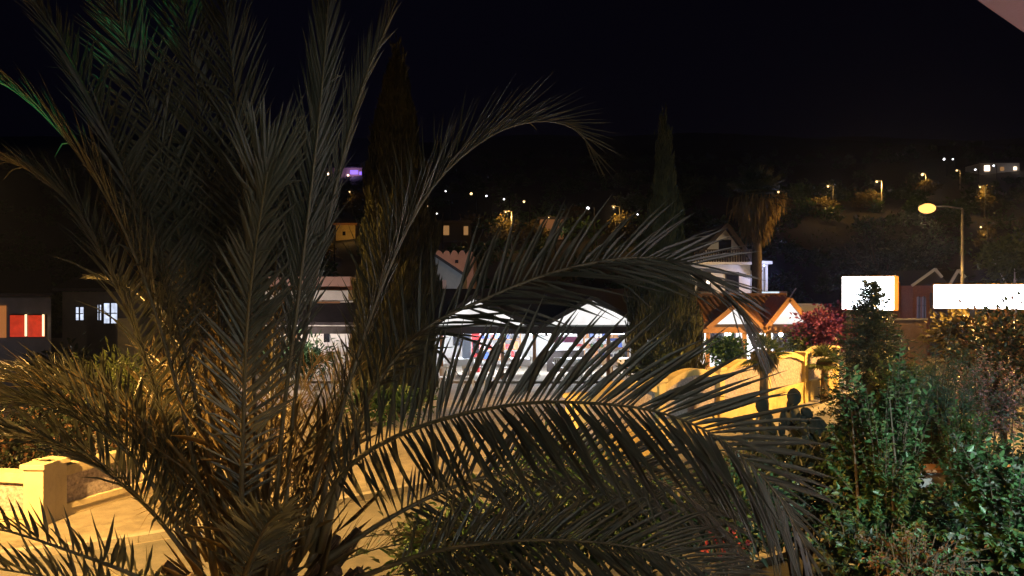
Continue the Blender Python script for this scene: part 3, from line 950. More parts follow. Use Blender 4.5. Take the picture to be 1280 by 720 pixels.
def table(loc, label):
    t = thing('dining_table', label, 'table', loc, 'white restaurant tables')
    x, y, z = loc
    MB().box(x-.45, x+.45, y-.45, y+.45, z+.72, z+.75).build('tabletop', M_wood, t)
    c = MB().box(x-.46, x+.46, y-.46, y+.46, z+.752, z+.76)
    for (a, b_, c_, d_) in ((-.47,-.46,-.46,.46),(.46,.47,-.46,.46),(-.46,.46,-.47,-.46),(-.46,.46,.46,.47)):
        c.box(x+a, x+b_, y+c_, y+d_, z+.45, z+.758)
    c.build('tablecloth', M_cloth, t)
    for sx in (-1, 1):
        for sy in (-1, 1):
            MB().box(x+sx*.4-.025, x+sx*.4+.025, y+sy*.4-.025, y+sy*.4+.025, z, z+.72).build('leg', M_wood, t)
    return t
def chair(loc, label):
    t = thing('plastic_chair', label, 'chair', loc, 'white restaurant chairs')
    x, y, z = loc
    MB().box(x-.22, x+.22, y-.21, y+.21, z+.42, z+.45).build('seat', M_plastic, t, bevel=.01)
    b = MB()
    for k in range(5): b.box(x-.2+k*.09, x-.16+k*.09, y-.235, y-.212, z+.47, z+.82)
    b.box(x-.22, x+.22, y-.24, y-.208, z+.80, z+.88)
    b.build('backrest', M_plastic, t)
    for sx in (-1, 1):
        for sy in (-1, 1):
            MB().bar((x+sx*.19, y+sy*.18, z+.42), (x+sx*.21, y+sy*.21, z), .035, .035).build('leg', M_plastic, t)
        MB().box(x+sx*.22-.02, x+sx*.22+.02, y-.2, y+.18, z+.62, z+.65).build('armrest', M_plastic, t)
    return t
tp = None; cp_ = None
tl = ['white clothed table below the left gable', 'white clothed table between the two dark roof gables', 'white clothed table under the widest gable', 'white clothed table next to the cypress']
for i, px in enumerate((580, 650, 715, 775)):
    lc = Vector((X(px, 34.6), 34.6, .10))
    tp = table(lc, tl[i]) if i == 0 else dup(tp, lc, tl[i])
cl_ = ['white plastic chair at the left end of the restaurant terrace row', 'white plastic chair second from the left in the terrace row',
 'white plastic chair right of the left gable table', 'white plastic chair left of the table between the roof gables', 'white plastic chair right of the table between the roof gables',
 'white plastic chair left of the table under the widest gable', 'white plastic chair right of the table under the widest gable', 'white plastic chair left of the table next to the cypress',
 'white plastic chair at the right end of the terrace row by the cypress', 'white plastic chair on the paving in front of the terrace, leftmost of four', 'white plastic chair on the paving, second of four from the left',
 'white plastic chair on the paving, third of four from the left', 'white plastic chair on the paving, rightmost of four']
proto = None
for i, (px, d) in enumerate(((548,33.6),(563,33.6),(597,34.0),(632,33.7),(668,34.2),(698,33.7),(733,33.7),(758,34.1),(792,33.7),(535,31.2),(556,30.9),(585,31.0),(612,31.2))):
    zz = .10 if d > 32.5 else .006
    lc = Vector((X(px, d), d, zz))
    proto = chair(lc, cl_[i]) if proto is None else dup(proto, lc, cl_[i])

# annex with terracotta roof, right of the second cypress
D2 = 33.4
ann = thing('tiled_restaurant_annex', 'low building with orange tiled roof and two small white gables', 'building', (X(930, D2), D2, 0))
x0, x1 = X(852, D2), X(1012, D2)
ze, zf = Z(416, D2), Z(404, D2)
MB().box(x0, x1, D2-.2, D2, ze, zf).build('fascia', M_wood, ann)
MB().box(x0, x1, D2+3.0, D2+3.2, 0, zf).build('back_wall', M_white, ann)
MB().box(x0, x1, D2+.003, D2+3.0, zf-.1, zf).build('ceiling', M_white, ann)
for px in (884, 930, 960, 1004):
    MB().box(X(px,D2)-.09, X(px,D2)+.09, D2-.12, D2+.06, 0, ze).build('post', M_wood, ann)
for px in (872, 896, 912, 975):
    f_ = MB().box(X(px,36.3)-.3, X(px,36.3)+.3, 36.33, 36.38, .9, 2.0).build('window', M_darkwood, ann)
    MB().box(X(px,36.3)-.24, X(px,36.3)+.24, 36.30, 36.335, .98, 1.92).build('pane', M_glassd, f_)
for i, px in enumerate((870, 948, 985)):
    MB().ball((X(px,D2), D2+.9, ze-.12), .10, 10).build('ceiling_lamp', M_tubew, ann)
    LAMPS.setdefault('ann', []).append(light_at('ceiling_light', (X(px,D2), D2+1.0, ze-.35), 260, COOL, ann, .15))
# roof of separate tile courses
rt = Z(370, 36.6)
def tiled_slope(root, x0, x1, ya, za, yb, zb, courses, mroof):
    for k in range(courses):
        u0, u1 = k/courses, (k+1)/courses+.02
        y0_, z0_ = ya+(yb-ya)*u0, za+(zb-za)*u0
        y1_, z1_ = ya+(yb-ya)*u1, za+(zb-za)*u1
        m_ = MB()
        nt_ = int((x1-x0)/.24)
        w = (x1-x0)/nt_
        for i in range(nt_):
            xa = x0+i*w
            vs = []
            for (yy, zz) in ((y0_, z0_+.03), (y1_, z1_)):
                vs += [(xa, yy, zz), (xa+w*.28, yy, zz+.055), (xa+w*.62, yy, zz+.055), (xa+w*.9, yy, zz)]
            m_.add(vs, [(0,1,5,4),(1,2,6,5),(2,3,7,6)])
        m_.build('tile_course', mroof, root, origin=(x0, y0_, z0_))
tiled_slope(ann, x0-.1, x1+.1, D2-.35, zf+.02, 36.6, rt, 9, M_tile)
MB().slab([(x0-.1, D2-.3, zf-.0), (x1+.1, D2-.3, zf-.0), (x1+.1, 36.6, rt-.06), (x0-.1, 36.6, rt-.06)], (0,0,.04)).build('roof_deck', M_wood, ann)
MB().tube([(x0-.1, 36.6, rt+.03), (x1+.1, 36.6, rt+.03)], .11, 8).build('ridge', M_tile, ann)
gable(ann, 892, 918, 942, 405, 383, D2-.42, M_gable, M_tile, M_wood, 1.6)
gable(ann, 961, 984, 1008, 405, 376, D2-.42, M_gable, M_tile, M_wood, 2.2)

# boxes and a lit sign on the annex roof
rs = thing('roof_sign', 'small white lit sign box standing on the orange tiled roof', 'sign', (X(968,37), 37, rt+.1))
MB().box(X(951,37), X(983,37), 36.9, 37.12, Z(371,37), Z(364,37)).build('sign_box', M_metal, rs)
MB().box(X(951.6,37), X(973,37), 36.87, 36.897, Z(370.4,37), Z(364.6,37)).build('sign_face', glow('sign_blue_white', (.75,.88,1), 1.1, False), rs)
for px in (955, 979): MB().box(X(px,37)-.03, X(px,37)+.03, 36.98, 37.04, rt+.05, Z(371,37)).build('leg', M_metal, rs)
an = thing('roof_antenna', 'thin slanted antenna pole beside the roof sign', 'antenna', (X(988,37), 37, rt))
MB().bar((X(987,37), 37, rt-.1), (X(995,37), 37, Z(360,37)), .05, .05).build('mast', M_metal, an)
MB().bar((X(990.5,37), 36.9, Z(366,37)), (X(993.5,37), 37.2, Z(366.6,37)), .03, .03).build('crossbar', M_metal, an)

# ------------------------------------------------------------------ white gabled house behind
D3 = 50
hs = thing('gabled_house', 'tall pale house with timber gable behind the orange tiled roof', 'house', (X(905,D3), D3, 0))
hx0, hxa, hx1 = X(838,D3), X(906,D3), X(938,D3)
hza, hze = Z(283,D3), Z(328,D3)
hx0 = 2*hxa - hx1 - .6
MB().box(hx0, hx1, D3, D3+8, 0, hze).build('wall', M_white, hs)
MB().slab([(hx0, D3, hze), (hx1, D3, hze), (hxa, D3, hza-.15)], (0,8,0)).build('gable_wall', M_white, hs)
for (xe, sg) in ((hx0, -1), (hx1, 1)):
    dx = abs(xe-hxa); ex = xe+sg*.5; ez = hze-.5*(hza-hze)/dx
    MB().slab([(hxa, D3-.6, hza), (ex, D3-.6, ez), (ex, D3+8.3, ez), (hxa, D3+8.3, hza)], (0,0,.16)).build('roof', M_roofd, hs)
    MB().bar((hxa, D3-.64, hza+.05), (ex, D3-.64, ez+.05), .06, .26).build('bargeboard', M_darkwood, hs)
MB().box(hxa-.4, hxa+.4, D3-.06, D3-.003, Z(322,D3), Z(300,D3)).build('attic_window', M_glassd, hs)
MB().box(hx0, hx1, D3-.9, D3-.003, Z(331,D3), Z(328,D3)).build('balcony_slab', M_white, hs)
MB().box(hx0, hx1, D3-.92, D3-.86, Z(314,D3), Z(312.6,D3)).build('handrail', M_darkwood, hs)
for i in range(24):
    xx = hx0+.1+i*(hx1-hx0-.2)/23
    MB().box(xx-.035, xx+.035, D3-.91, D3-.87, Z(328,D3), Z(314,D3)).build('baluster', M_darkwood, hs)
for px in (880, 915): 
    f_ = MB().box(X(px,D3)-.45, X(px,D3)+.45, D3-.05, D3-.003, Z(366,D3), Z(340,D3)).build('window', M_darkwood, hs)
    MB().box(X(px,D3)-.37, X(px,D3)+.37, D3-.07, D3-.052, Z(364,D3), Z(342,D3)).build('pane', M_glassd, f_)
# flat wing with a blue lit balcony
hw = thing('flat_roofed_house', 'pale house with dark doorway and bluish light behind the fan palm', 'house', (X(950,D3), D3+1, 0))
wx0, wx1 = hx1+.02, X(964,D3)
MB().box(wx0, wx1, D3+1, D3+6, 0, Z(330,D3)).build('wall', M_white, hw)
MB().box(wx0-.05, wx1+.15, D3+.2, D3+6.1, Z(330,D3)+.003, Z(326,D3)).build('roof_slab', M_white, hw)
MB().box(X(926,D3)+.1, X(944,D3), D3+.94, D3+.997, Z(366,D3), Z(340,D3)).build('doorway', M_glassd, hw)
MB().box(X(948,D3), X(957,D3), D3+.94, D3+.997, Z(366,D3), Z(338,D3)).build('window', M_glassd, hw)
MB().box(X(960,D3), X(963,D3), D3+.5, D3+.7, Z(372,D3), Z(330,D3)).build('pillar', M_white, hw)
light_at('porch_light', (X(955,D3), D3-1.2, Z(338,D3)), 160, (.55,.6,1), hw, .1)
MB().ball((X(955,D3), D3-.0, Z(332,D3)), .08, 8).build('porch_lamp', glow('blue_lamp', (.5,.55,1), 4, False), hw)
light_at('terrace_light', (X(897,D3), D3-2.5, Z(352,D3)), 100, (1,.74,.5), hs, .1)
MB().ball((X(897,D3), D3-2.5, Z(352,D3)), .07, 8).build('terrace_lamp', glow('warm_lamp', (1,.8,.5), 4, False), hs)

# ------------------------------------------------------------------ fan palm
def fan_palm(label, px, d, crown_py, trunk_r, nf, Lp, Ls, skirt, seed, m=M_palmdry, m2=M_palmdry, group=None, base_z=0):
    g = random.Random(seed)
    base = Vector(((px-640)/F*d, d, base_z))
    top = Vector((base.x, d, Z(crown_py, d)))
    t = thing('fan_palm', label, 'palm tree', base, group)
    pts = [base.lerp(top, k/8) for k in range(9)]
    MB().tube(pts, [trunk_r*(1.25-.4*k/8+.06*(k % 2)) for k in range(9)], 10).build('trunk', M_bark, t, smooth=True)
    for i in range(nf):
        az = i*2.39996; el = R(g.uniform(-25, 80))
        d_ = Vector((math.cos(az)*math.cos(el), math.sin(az)*math.cos(el), math.sin(el)))
        e = top + d_*Lp
        fm = MB().tube([top, top.lerp(e, .5)+Vector((0,0,.03)), e], [.02, .016, .01], 5)
        sd = d_.cross(Vector((0,0,1))).normalized(); up = sd.cross(d_)
        K = 15
        for k in range(K):
            a = R(-95 + 190*k/(K-1))
            v = (d_*math.cos(a) + sd*math.sin(a) + up*.15).normalized()
            vs, fs = leaflet_geo(e, v, up, Ls*(1-.25*abs(a)/1.7)*g.uniform(.85, 1.1), Ls*.085, .28)
            fm.add(vs, fs)
        fm.build('fan_leaf', m, t, origin=top)
    if skirt:
        n = 900
        gg = np.random.default_rng(seed)
        th = gg.uniform(0, 6.28, n); u = gg.random(n)
        r = trunk_r + (.1+1.0*(1-u)**1.4)*gg.uniform(.2, 1.1, n)*min(1, skirt/2.5)
        pos = np.stack([top.x+np.cos(th)*r, top.y+np.sin(th)*r, top.z+.2-u*skirt*.55], 1)
        dv = np.stack([np.cos(th)*.25, np.sin(th)*.25, -np.ones(n)], 1) + gg.normal(size=(n,3))*.15
        V, Fa = leaves(pos, dv, np.stack([np.cos(th), np.sin(th), np.zeros(n)],1)+gg.normal(size=(n,3))*.3, gg.uniform(.5, 1.3, n)*min(1, skirt/2.0+.1), .07*min(1, skirt/2+.2))
        o = link('dead_leaves', npmesh('dead_leaves', V, Fa), m2, t); o['kind'] = 'stuff'
    return t
fan_palm('tall fan palm with a shaggy skirt of dead leaves in front of the pale houses', 946, 40, 246, .24, 34, .9, 1.1, 3.2, 4, M_leafd, M_palmdry)
fan_palm('slim young fan palm in front of the yellow wall', 955, 20.5, 446, .11, 18, .35, .5, .5, 9, M_leafy)
fan_palm('small bushy fan palm against the end of the yellow wall', 1031, 27.0, 455, .12, 22, .35, .6, .3, 12, M_leafy)

# ------------------------------------------------------------------ light boxes
M_sign = glow('sign_face_white', (.90, .95, 1), 11.0, True)
def sign_box(label, px0, px1, py0, py1, d, depth, posts, ang=0):
    cx = X((px0+px1)/2, d)
    t = thing('light_box_sign', label, 'sign', (cx, d, 0))
    x0, x1, z0, z1 = X(px0,d), X(px1,d), Z(py1,d), Z(py0,d)
    MB().box(x0, x1, d, d+depth, z0, z1).build('cabinet', M_wood, t, bevel=.01)
    MB().box(x0+.03, x1-.03, d-.03, d-.003, z0+.03, z1-.03).build('sign_face', M_sign, t)
    t.rotation_euler = (0, 0, R(ang))
    for px in posts:
        MB().box(X(px,d)-.07, X(px,d)+.07, d+.05, d+.19, 0, z0-.002).build('post', M_dmetal, t)
    return t
sign_box('square white light box glowing above the small conifer', 1053, 1116, 345, 388, 30, .5, (1060, 1110), -42)
sg = sign_box('long white light box glowing at the right edge', 1175, 1312, 355, 387, 24, .35, (1219, 1295), -36)

# ------------------------------------------------------------------ brick building with pointed gables
D4 = 46
br = thing('brick_chapel', 'red brick building with two pointed gables and narrow windows between the light boxes', 'building', (X(1165,D4), D4, 0))
for (a, pk, b_, pe, pa) in ((1141, 1168, 1187, 357, 337), (1188, 1197, 1216, 356, 338)):
    xa_, xb_, xp_ = X(a,D4), X(b_,D4), X(pk,D4)
    MB().box(xa_, xb_, D4, D4+6, 0, Z(pe,D4)).build('wall', M_brick, br)
    MB().slab([(xa_,D4,Z(pe,D4)), (xb_,D4,Z(pe,D4)), (xp_,D4,Z(pa,D4))], (0,6,0)).build('gable_wall', M_darkwood, br)
    MB().bar((xa_-.1, D4-.08, Z(pe,D4)), (xp_, D4-.08, Z(pa-.5,D4)), .12, .14).build('verge', M_white, br)
    MB().bar((xp_, D4-.08, Z(pa-.5,D4)), (xp_+(xb_-xp_)*.45, D4-.08, Z(pa+.48*(pe-pa),D4)), .12, .14).build('verge', M_white, br)
MB().box(X(1116,D4), X(1141,D4)-.003, D4+1.5, D4+6, 0, Z(352,D4)).build('side_wall', M_brick, br)
def lancet(px0, px1, py0, py1, y, m_):
    x0, x1 = X(px0,y), X(px1,y); z0, z1 = Z(py1,y), Z(py0,y); zm = z1-(x1-x0)*.35; xm = (x0+x1)/2
    f_ = MB().slab([(x0,y,z0),(x1,y,z0),(x1,y,zm),((x1+xm)/2,y,z1-.06),(xm,y,z1),((x0+xm)/2,y,z1-.06),(x0,y,zm)], (0,-.06,0)).build('window', m_, br)
    MB().box(xm-.025, xm+.025, y-.09, y-.062, z0, z1).build('mullion', M_dmetal, f_)
    MB().box(x0, x1, y-.085, y-.062, z0+(z1-z0)*.55, z0+(z1-z0)*.55+.04).build('mullion', M_dmetal, f_)
lancet(1129, 1138, 353, 382, D4+1.5, glow('cold_window', (.55,.6,1), .75, False))
lancet(1146, 1150, 370, 398, D4, glow('dim_window', (.5,.4,.6), .12, False))
lancet(1152, 1157, 370, 398, D4, MATS['dim_window'])
MB().box(X(1162,D4), X(1184,D4), D4-.12, D4-.003, 0, Z(366,D4)).build('door', mat('slate_door', (.10,.09,.13), (.07,.06,.09), .6, 4, stretch=(8,1,1)), br)
gp = thing('orange_wall', 'orange lit low wall in front of the brick building', 'wall', (X(1140,40), 40, 0))
MB().box(X(1118,40), X(1158,40), 40, 40.25, 0, Z(400,40)).build('wall_face', mat('old_brown_render', (.2,.13,.09), (.13,.085,.06), .9, 3), gp)
MB().box(X(1117,40), X(1159,40), 39.94, 40.31, Z(400,40)+.003, Z(398,40)).build('coping', M_kerb, gp)

# low dark sheds behind the bougainvillea
sh = thing('shed', 'low grey shed roof behind the pink bougainvillea', 'shed', (X(1035,42), 42, 0))
MB().box(X(1006,42), X(1062,42), 42, 46, 0, Z(396,42)).build('wall', M_greyw, sh)
MB().slab([(X(1004,42),41.7,Z(397,42)),(X(1064,42),41.7,Z(397,42)),(X(1060,42),46,Z(383,42)),(X(1004,42),46,Z(383,42))],(0,0,.08)).build('roof', M_metal, sh)

# ------------------------------------------------------------------ houses on the left
D5 = 30
ha = thing('red_window_house', 'grey house with glowing red curtained windows at the left edge', 'house', (X(20,D5), D5, 0))
ax0, ax1 = X(-70,D5), X(64,D5)
MB().slab([(ax0,D5,0),(ax1,D5,0),(X(60,D5+6),D5+6,0),(ax0,D5+6,0)], (0,0,Z(372,D5))).build('wall', mat('dull_grey_render', (.26,.25,.25), (.2,.195,.195), .9, 2, .1, 25), ha)
MB().slab([(ax0,D5-.6,Z(372,D5)+.05),(ax1+.4,D5-.6,Z(372,D5)+.05),(X(62,D5+3),D5+3,Z(340,D5)),(ax0,D5+3,Z(340,D5))],(0,0,.12)).build('roof', M_roofd, ha)
M_redw = glow('red_curtain', (1,.055,.012), .6, False, .3, 5)
for (a, b_) in ((14, 33), (36, 57)):
    f_ = MB().box(X(a-1,D5), X(b_+1,D5), D5-.05, D5-.003, Z(422,D5), Z(393,D5)).build('window', M_darkwood, ha)
    MB().box(X(a,D5), X(b_,D5), D5-.075, D5-.052, Z(421,D5), Z(394,D5)).build('pane', M_redw, f_)
for px in (34.3, 56): MB().box(X(px,D5)-.03, X(px,D5)+.03, D5-.12, D5-.078, Z(420,D5), Z(393,D5)).build('light_strip', glow('warm_strip', (1,.7,.35), 2.2, False), ha)
MB().box(X(-12,D5), X(8,D5), D5-.05, D5-.003, Z(422,D5), Z(382,D5)).build('door', glow('amber_doorway', (1,.33,.08), .35, False), ha)
MB().box(ax0, ax1, D5-.25, D5-.003, Z(471,D5), Z(466,D5)).build('ledge', M_kerb, ha)
light_at('yard_light', (X(-20,D5), D5-3, 1.6), 22, (.8,.8,1), ha, .1)
for i, px in enumerate((43, 50)):
    t = thing('garden_lantern', ['small warm garden lantern below the red windows, brighter one', 'fainter garden lantern just right of the brighter one'][i], 'lantern', (X(px,26), 26, 0), 'garden lanterns')
    MB().tube([(X(px,26),26,0),(X(px,26),26,Z(469,26))], .03, 6).build('post', M_dmetal, t)
    MB().ball((X(px,26),26,Z(466,26)), .085 if i == 0 else .06, 8).build('globe', glow('lantern_globe', (1,.8,.5), 5, False), t)

D6 = 40
hb_ = thing('dark_house', 'dark house with a white lit barred window left of the palm trunk', 'house', (X(125,D6), D6, 0))
MB().box(X(78,D6), X(166,D6), D6, D6+6, 0, Z(365,D6)).build('wall', mat('dim_plaster', (.20,.17,.13), (.15,.13,.1), .9, 2), hb_)
MB().slab([(X(72,D6),D6-.6,Z(365,D6)+.05),(X(172,D6),D6-.6,Z(365,D6)+.05),(X(160,D6),D6+3,Z(335,D6)),(X(84,D6),D6+3,Z(335,D6))],(0,0,.15)).build('roof', M_roofd, hb_)
M_ww = glow('white_window', (.72,.80,1), 1.3, False, .4, 4)
for (a, b_, y0_, y1_) in ((131,147,379,404),(123,127,381,400),(96,105,384,400)):
    f_ = MB().box(X(a-1,D6), X(b_+1,D6), D6-.05, D6-.003, Z(y1_+1,D6), Z(y0_-1,D6)).build('window', M_dmetal, hb_)
    MB().box(X(a,D6), X(b_,D6), D6-.075, D6-.052, Z(y1_,D6), Z(y0_,D6)).build('pane', M_ww, f_)
    MB().box((X(a,D6)+X(b_,D6))/2-.04, (X(a,D6)+X(b_,D6))/2+.04, D6-.10, D6-.078, Z(y1_,D6), Z(y0_,D6)).build('bar', M_dmetal, f_)
    MB().box(X(a,D6), X(b_,D6), D6-.10, D6-.078, Z((y0_+y1_)/2+.6,D6), Z((y0_+y1_)/2-.6,D6)).build('bar', M_dmetal, f_)
MB().box(X(147,38), X(168,38), 38, 38.3, 0, Z(398,38)).build('side_wall', M_ywall, hb_)

D7 = 35
hc = thing('flat_roofed_villa', 'modern villa with stacked pale roof slabs and orange recess behind the palm', 'house', (X(400,D7), D7, 0))
vx0, vx1 = X(338,D7), X(440,D7)
MB().box(vx0, vx1, D7+.2, D7+8, 0, Z(376,D7)).build('wall', M_white, hc)
MB().box(vx0, vx1, D7-.8, D7+8.2, Z(375,D7)+.003, Z(363,D7)).build('roof_slab', M_white, hc)
MB().box(vx0, vx1-.3, D7+.4, D7+7, Z(363,D7)+.003, Z(358,D7)).build('clerestory', M_tile, hc)
MB().box(vx0, vx1, D7-.4, D7+7.5, Z(358,D7)+.003, Z(346,D7)).build('upper_roof_slab', M_pinkw, hc)
MB().box(vx0+.2, X(424,D7), D7+.1, D7+.197, Z(402,D7), Z(377,D7)).build('timber_panel', M_wood, hc)
MB().box(X(404,D7), X(411,D7), D7+.1, D7+.197, Z(428,D7), Z(403,D7)).build('window', M_glassd, hc)
light_at('porch_light', (X(388,D7), D7-1.6, Z(412,D7)), 120, (1,.72,.5), hc, .1)
light_at('garden_light', (X(412,D7), D7-1.8, Z(430,D7)), 45, (.6,.75,1), hc, .1)
MB().tube([(X(392,D7),D7-5,0),(X(392,D7),D7-5,1.9)], .03, 6).build('added_post', M_dmetal, hc)  # post and light added out front to brighten the roof slabs
light_at('added_front_light', (X(392,D7), D7-5.0, 2.1), 420, (1,.78,.66), hc, .1)
gl = thing('garden_light', 'small cold white garden light beside the palm stems', 'lantern', (X(352,28), 28, 0))
MB().tube([(X(352,28),28,0),(X(352,28),28,Z(457,28))], .03, 6).build('post', M_dmetal, gl)
MB().ball((X(352,28),28,Z(455,28)), .09, 8).build('globe', glow('cold_globe', (.7,.85,1), 5, False), gl)
for i, (px, py) in enumerate(((189,518),(81,511))):
    t = thing('path_light', ['tiny warm path light in the garden behind the palm', 'tiny path light left of the yellow lit bush'][i], 'lantern', (X(px,20),20,0), 'path lights')
    MB().tube([(X(px,20),20,0),(X(px,20),20,Z(py+2,20))], .02, 6).build('post', M_dmetal, t)
    MB().ball((X(px,20),20,Z(py,20)), .045, 8).build('globe', MATS['lantern_globe'], t)

# white railing
rl = thing('railing', 'white metal railing left of the tall cypress', 'railing', (X(440,27), 27, 0))
for i in range(4):
    px = 420+i*13.5
    MB().box(X(px,27)-.03, X(px,27)+.03, 26.97, 27.03, 0, Z(441,27)).build('post', M_white, rl)
for py in (441, 455, 470, 485):
    MB().bar((X(418,27),27.0,Z(py,27)),(X(464,27),27.0,Z(py,27)),.04,.045).build('rail', M_white, rl)

# house with scalloped pink parapet and grey gable, mid distance
D8 = 60
hd = thing('scalloped_house', 'pink house with a zigzag scalloped roof edge behind the tall cypress', 'house', (X(570,D8), D8, 0))
MB().box(X(535,D8), X(592,D8), D8, D8+5, 0, Z(320,D8)).build('wall', M_pinkw, hd)
for k in range(5):
    a = 544+k*9.6
    MB().slab([(X(a,D8),D8-.05,Z(322,D8)),(X(a+9.5,D8),D8-.05,Z(322,D8))]+[(X(a+4.75+4.75*math.cos(math.pi*q/8),D8),D8-.05,Z(319.5-6.5*math.sin(math.pi*q/8)**1.3,D8)) for q in range(9)],(0,.3,0)).build('scallop', M_pinkw, hd)
MB().box(X(569,D8), X(573,D8), D8-.06, D8-.003, Z(329,D8), Z(325,D8)).build('window', M_glassd, hd)
light_at('wall_light', (X(560,D8), D8-3, Z(335,D8)), 120, (1,.6,.45), hd, .1)
D9 = 52
he = thing('grey_gabled_house', 'small blue grey gabled house below the scalloped pink parapet', 'house', (X(556,D9), D9, 0))
MB().slab([(X(520,D9),D9,Z(344,D9)),(X(580,D9),D9,Z(344,D9)),(X(544,D9),D9,Z(320,D9))],(0,5,0)).build('gable_wall', M_greyw, he)
MB().box(X(520,D9), X(578,D9), D9, D9+5, 0, Z(344,D9)).build('wall', M_greyw, he)
MB().bar((X(544,D9),D9-.1,Z(319,D9)),(X(583,D9),D9-.1,Z(345,D9)),.3,.18).build('verge', M_roofd, he)
MB().box(X(547,D9), X(558,D9), D9-.05, D9-.003, Z(366,D9), Z(350,D9)).build('window', M_pinkw, he)
light_at('yard_light', (X(565,D9), D9-3, Z(352,D9)), 60, (.7,.85,1), he, .1)

# houses on the hillside
def hill_house(name, label, px, py, w, h, dep, m_, roof_m, wins=(), lamp=None):
    p = on_hill(px, py)
    t = thing(name, label, 'house', p)
    x, y, z = p
    MB().box(x-w/2, x+w/2, y, y+dep, z-3, z+h).build('wall', m_, t)
    MB().box(x-w/2-.4, x+w/2+.4, y-.4, y+dep+.4, z+h+.003, z+h+.35).build('roof', roof_m, t)
    for (u, v, ww, hh, mm) in wins:
        MB().box(x-w/2+u*w, x-w/2+u*w+ww, y-.12, y-.003, z+v*h, z+v*h+hh).build('window', mm, t)
    if lamp: light_at('wall_light', (x+w*.3, y-4, z+h*.35), lamp[0], lamp[1], t, .2)
    return t
M_vio = glow('violet_window', (.30,.16,1), 1.6, False)
M_war = glow('warm_window', (1,.72,.5), 5, False)
M_dimw = glow('dim_warm_window', (1,.5,.18), .3, False)
hill_house('hillside_hotel', 'long hilltop building with warm bulbs and violet lit windows', 428, 222, 16, 4, 8, M_pinkw, M_roofd,
           ((.12,.25,.8,.9,M_war),(.42,.25,.8,.9,M_war),(.30,.75,.4,.4,M_dimw),(.62,.1,.8,.8,M_war),(.70,.35,3.2,1.6,M_vio),(.93,.3,1,1.2,M_vio)), (500,(.6,.4,1)))
hill_house('hillside_house', 'orange lit flat roofed house on the hillside left of the tall cypress', 432, 300, 3.4, 2.6, 4, M_ywall, M_tile, ((.35,.3,.5,.7,M_glassd),), (150,SODIUM))
hill_house('hillside_house', 'white lit villa high on the right hillside', 1250, 216, 12, 3, 8, M_white, M_roofd, ((.1,.2,1.6,1.6,M_war),(.5,.2,1.2,1.2,M_dimw),(.85,.3,.9,.9,M_war)), (60,(1,.85,.8)))
hill_house('hillside_house', 'pale slanted roof house glimpsed behind the arching frond', 690, 300, 3.6, 3.2, 4, M_pinkw, M_roofd, ((.5,.3,.6,.8,M_glassd),), (70,(1,.6,.4)))
hill_house('hillside_house', 'dark house right of the tall cypress, its two amber panes standing in for lit foliage', 568, 302, 5, 3, 5, mat('hill_plaster', (.05,.045,.04), (.04,.035,.03), .9), M_roofd, ((.15,.35,.9,1.5,M_dimw),(.8,.35,.7,1.4,M_dimw)))  # amber panes in a darkened wall stand in for lit tree patches

# ------------------------------------------------------------------ lamps on the hillside
M_hidden = mat('darkened_pole', (.012,.011,.01), (.008,.008,.007), .9)  # pole colour darkened so light from its own bulb hardly shows
LAMPXY = []
M_hw = glow('hill_bulb_white', (.95,.97,1), 4, False)
M_ha = glow('hill_bulb_amber', (1,.66,.30), 3.0, False)
HL = [  # px, py, bulb radius px, amber?, light power, label
 (437,240,1.3,1,120,'small amber hillside lamp below the violet windows'),
 (534,258,1.5,1,0,'pale lamp on the hillside just behind the upper arching frond'),
 (557,239,1.3,0,0,'leftmost small white lamp in the row right of the upper frond'),
 (589,242,2.2,1,0,'brightest lamp in the row of lights right of the upper frond'),
 (608,245,1.5,0,0,'lamp just right of the brightest one in the upper row'),
 (630,249,1.4,0,0,'fourth lamp of the hillside row, small and white'),
 (655,252,1.9,1,0,'last lamp at the right end of the hillside row'),
 (546,267,1.1,0,0,'faint white lamp below the hillside row'),
 (632,265,1.2,1,900,'hillside lamp with a visible lit pole below the row'),
 (735,260,2.6,0,0,'bright white lamp above the middle frond'),
 (767,259,1.3,1,900,'amber lamp in the orange lit trees above the middle frond'),
 (797,268,1.2,0,0,'faint lamp just left of the second cypress'),
 (973,240,1.6,1,500,'amber lamp right of the fan palm crown'),
 (1035,233,1.5,1,1200,'amber lamp over the round orange lit tree'),
 (1096,227,1.7,1,1200,'amber lamp on a pole left of the glowing street lamp'),
 (1153,218,2.2,1,900,'amber lamp on a pole directly above the glowing street lamp'),
 (1180,199,1.8,0,0,'topmost white lamp on the right hillside, brighter of two'),
 (1191,199,1.3,0,0,'fainter lamp right beside the topmost white lamp'),
 (1196,213,1.5,1,300,'amber lamp on a pole below the topmost pair'),
 (1219,212,1.6,0,0,'white lamp left of the lit hillside villa'),
 (1242,207,1.6,0,0,'white lamp just above the lit hillside villa'),
 (1225,234,1.2,1,900,'lamp lighting a small orange tree on the right hillside'),
 (1226,284,1.4,1,400,'low amber lamp right of the street lamp pole'),
 (686,272,1.0,1,500,'dim amber lamp in the trees behind the middle frond'),
 (410,288,1.0,1,350,'dim amber lamp beside the orange hillside house'),
]
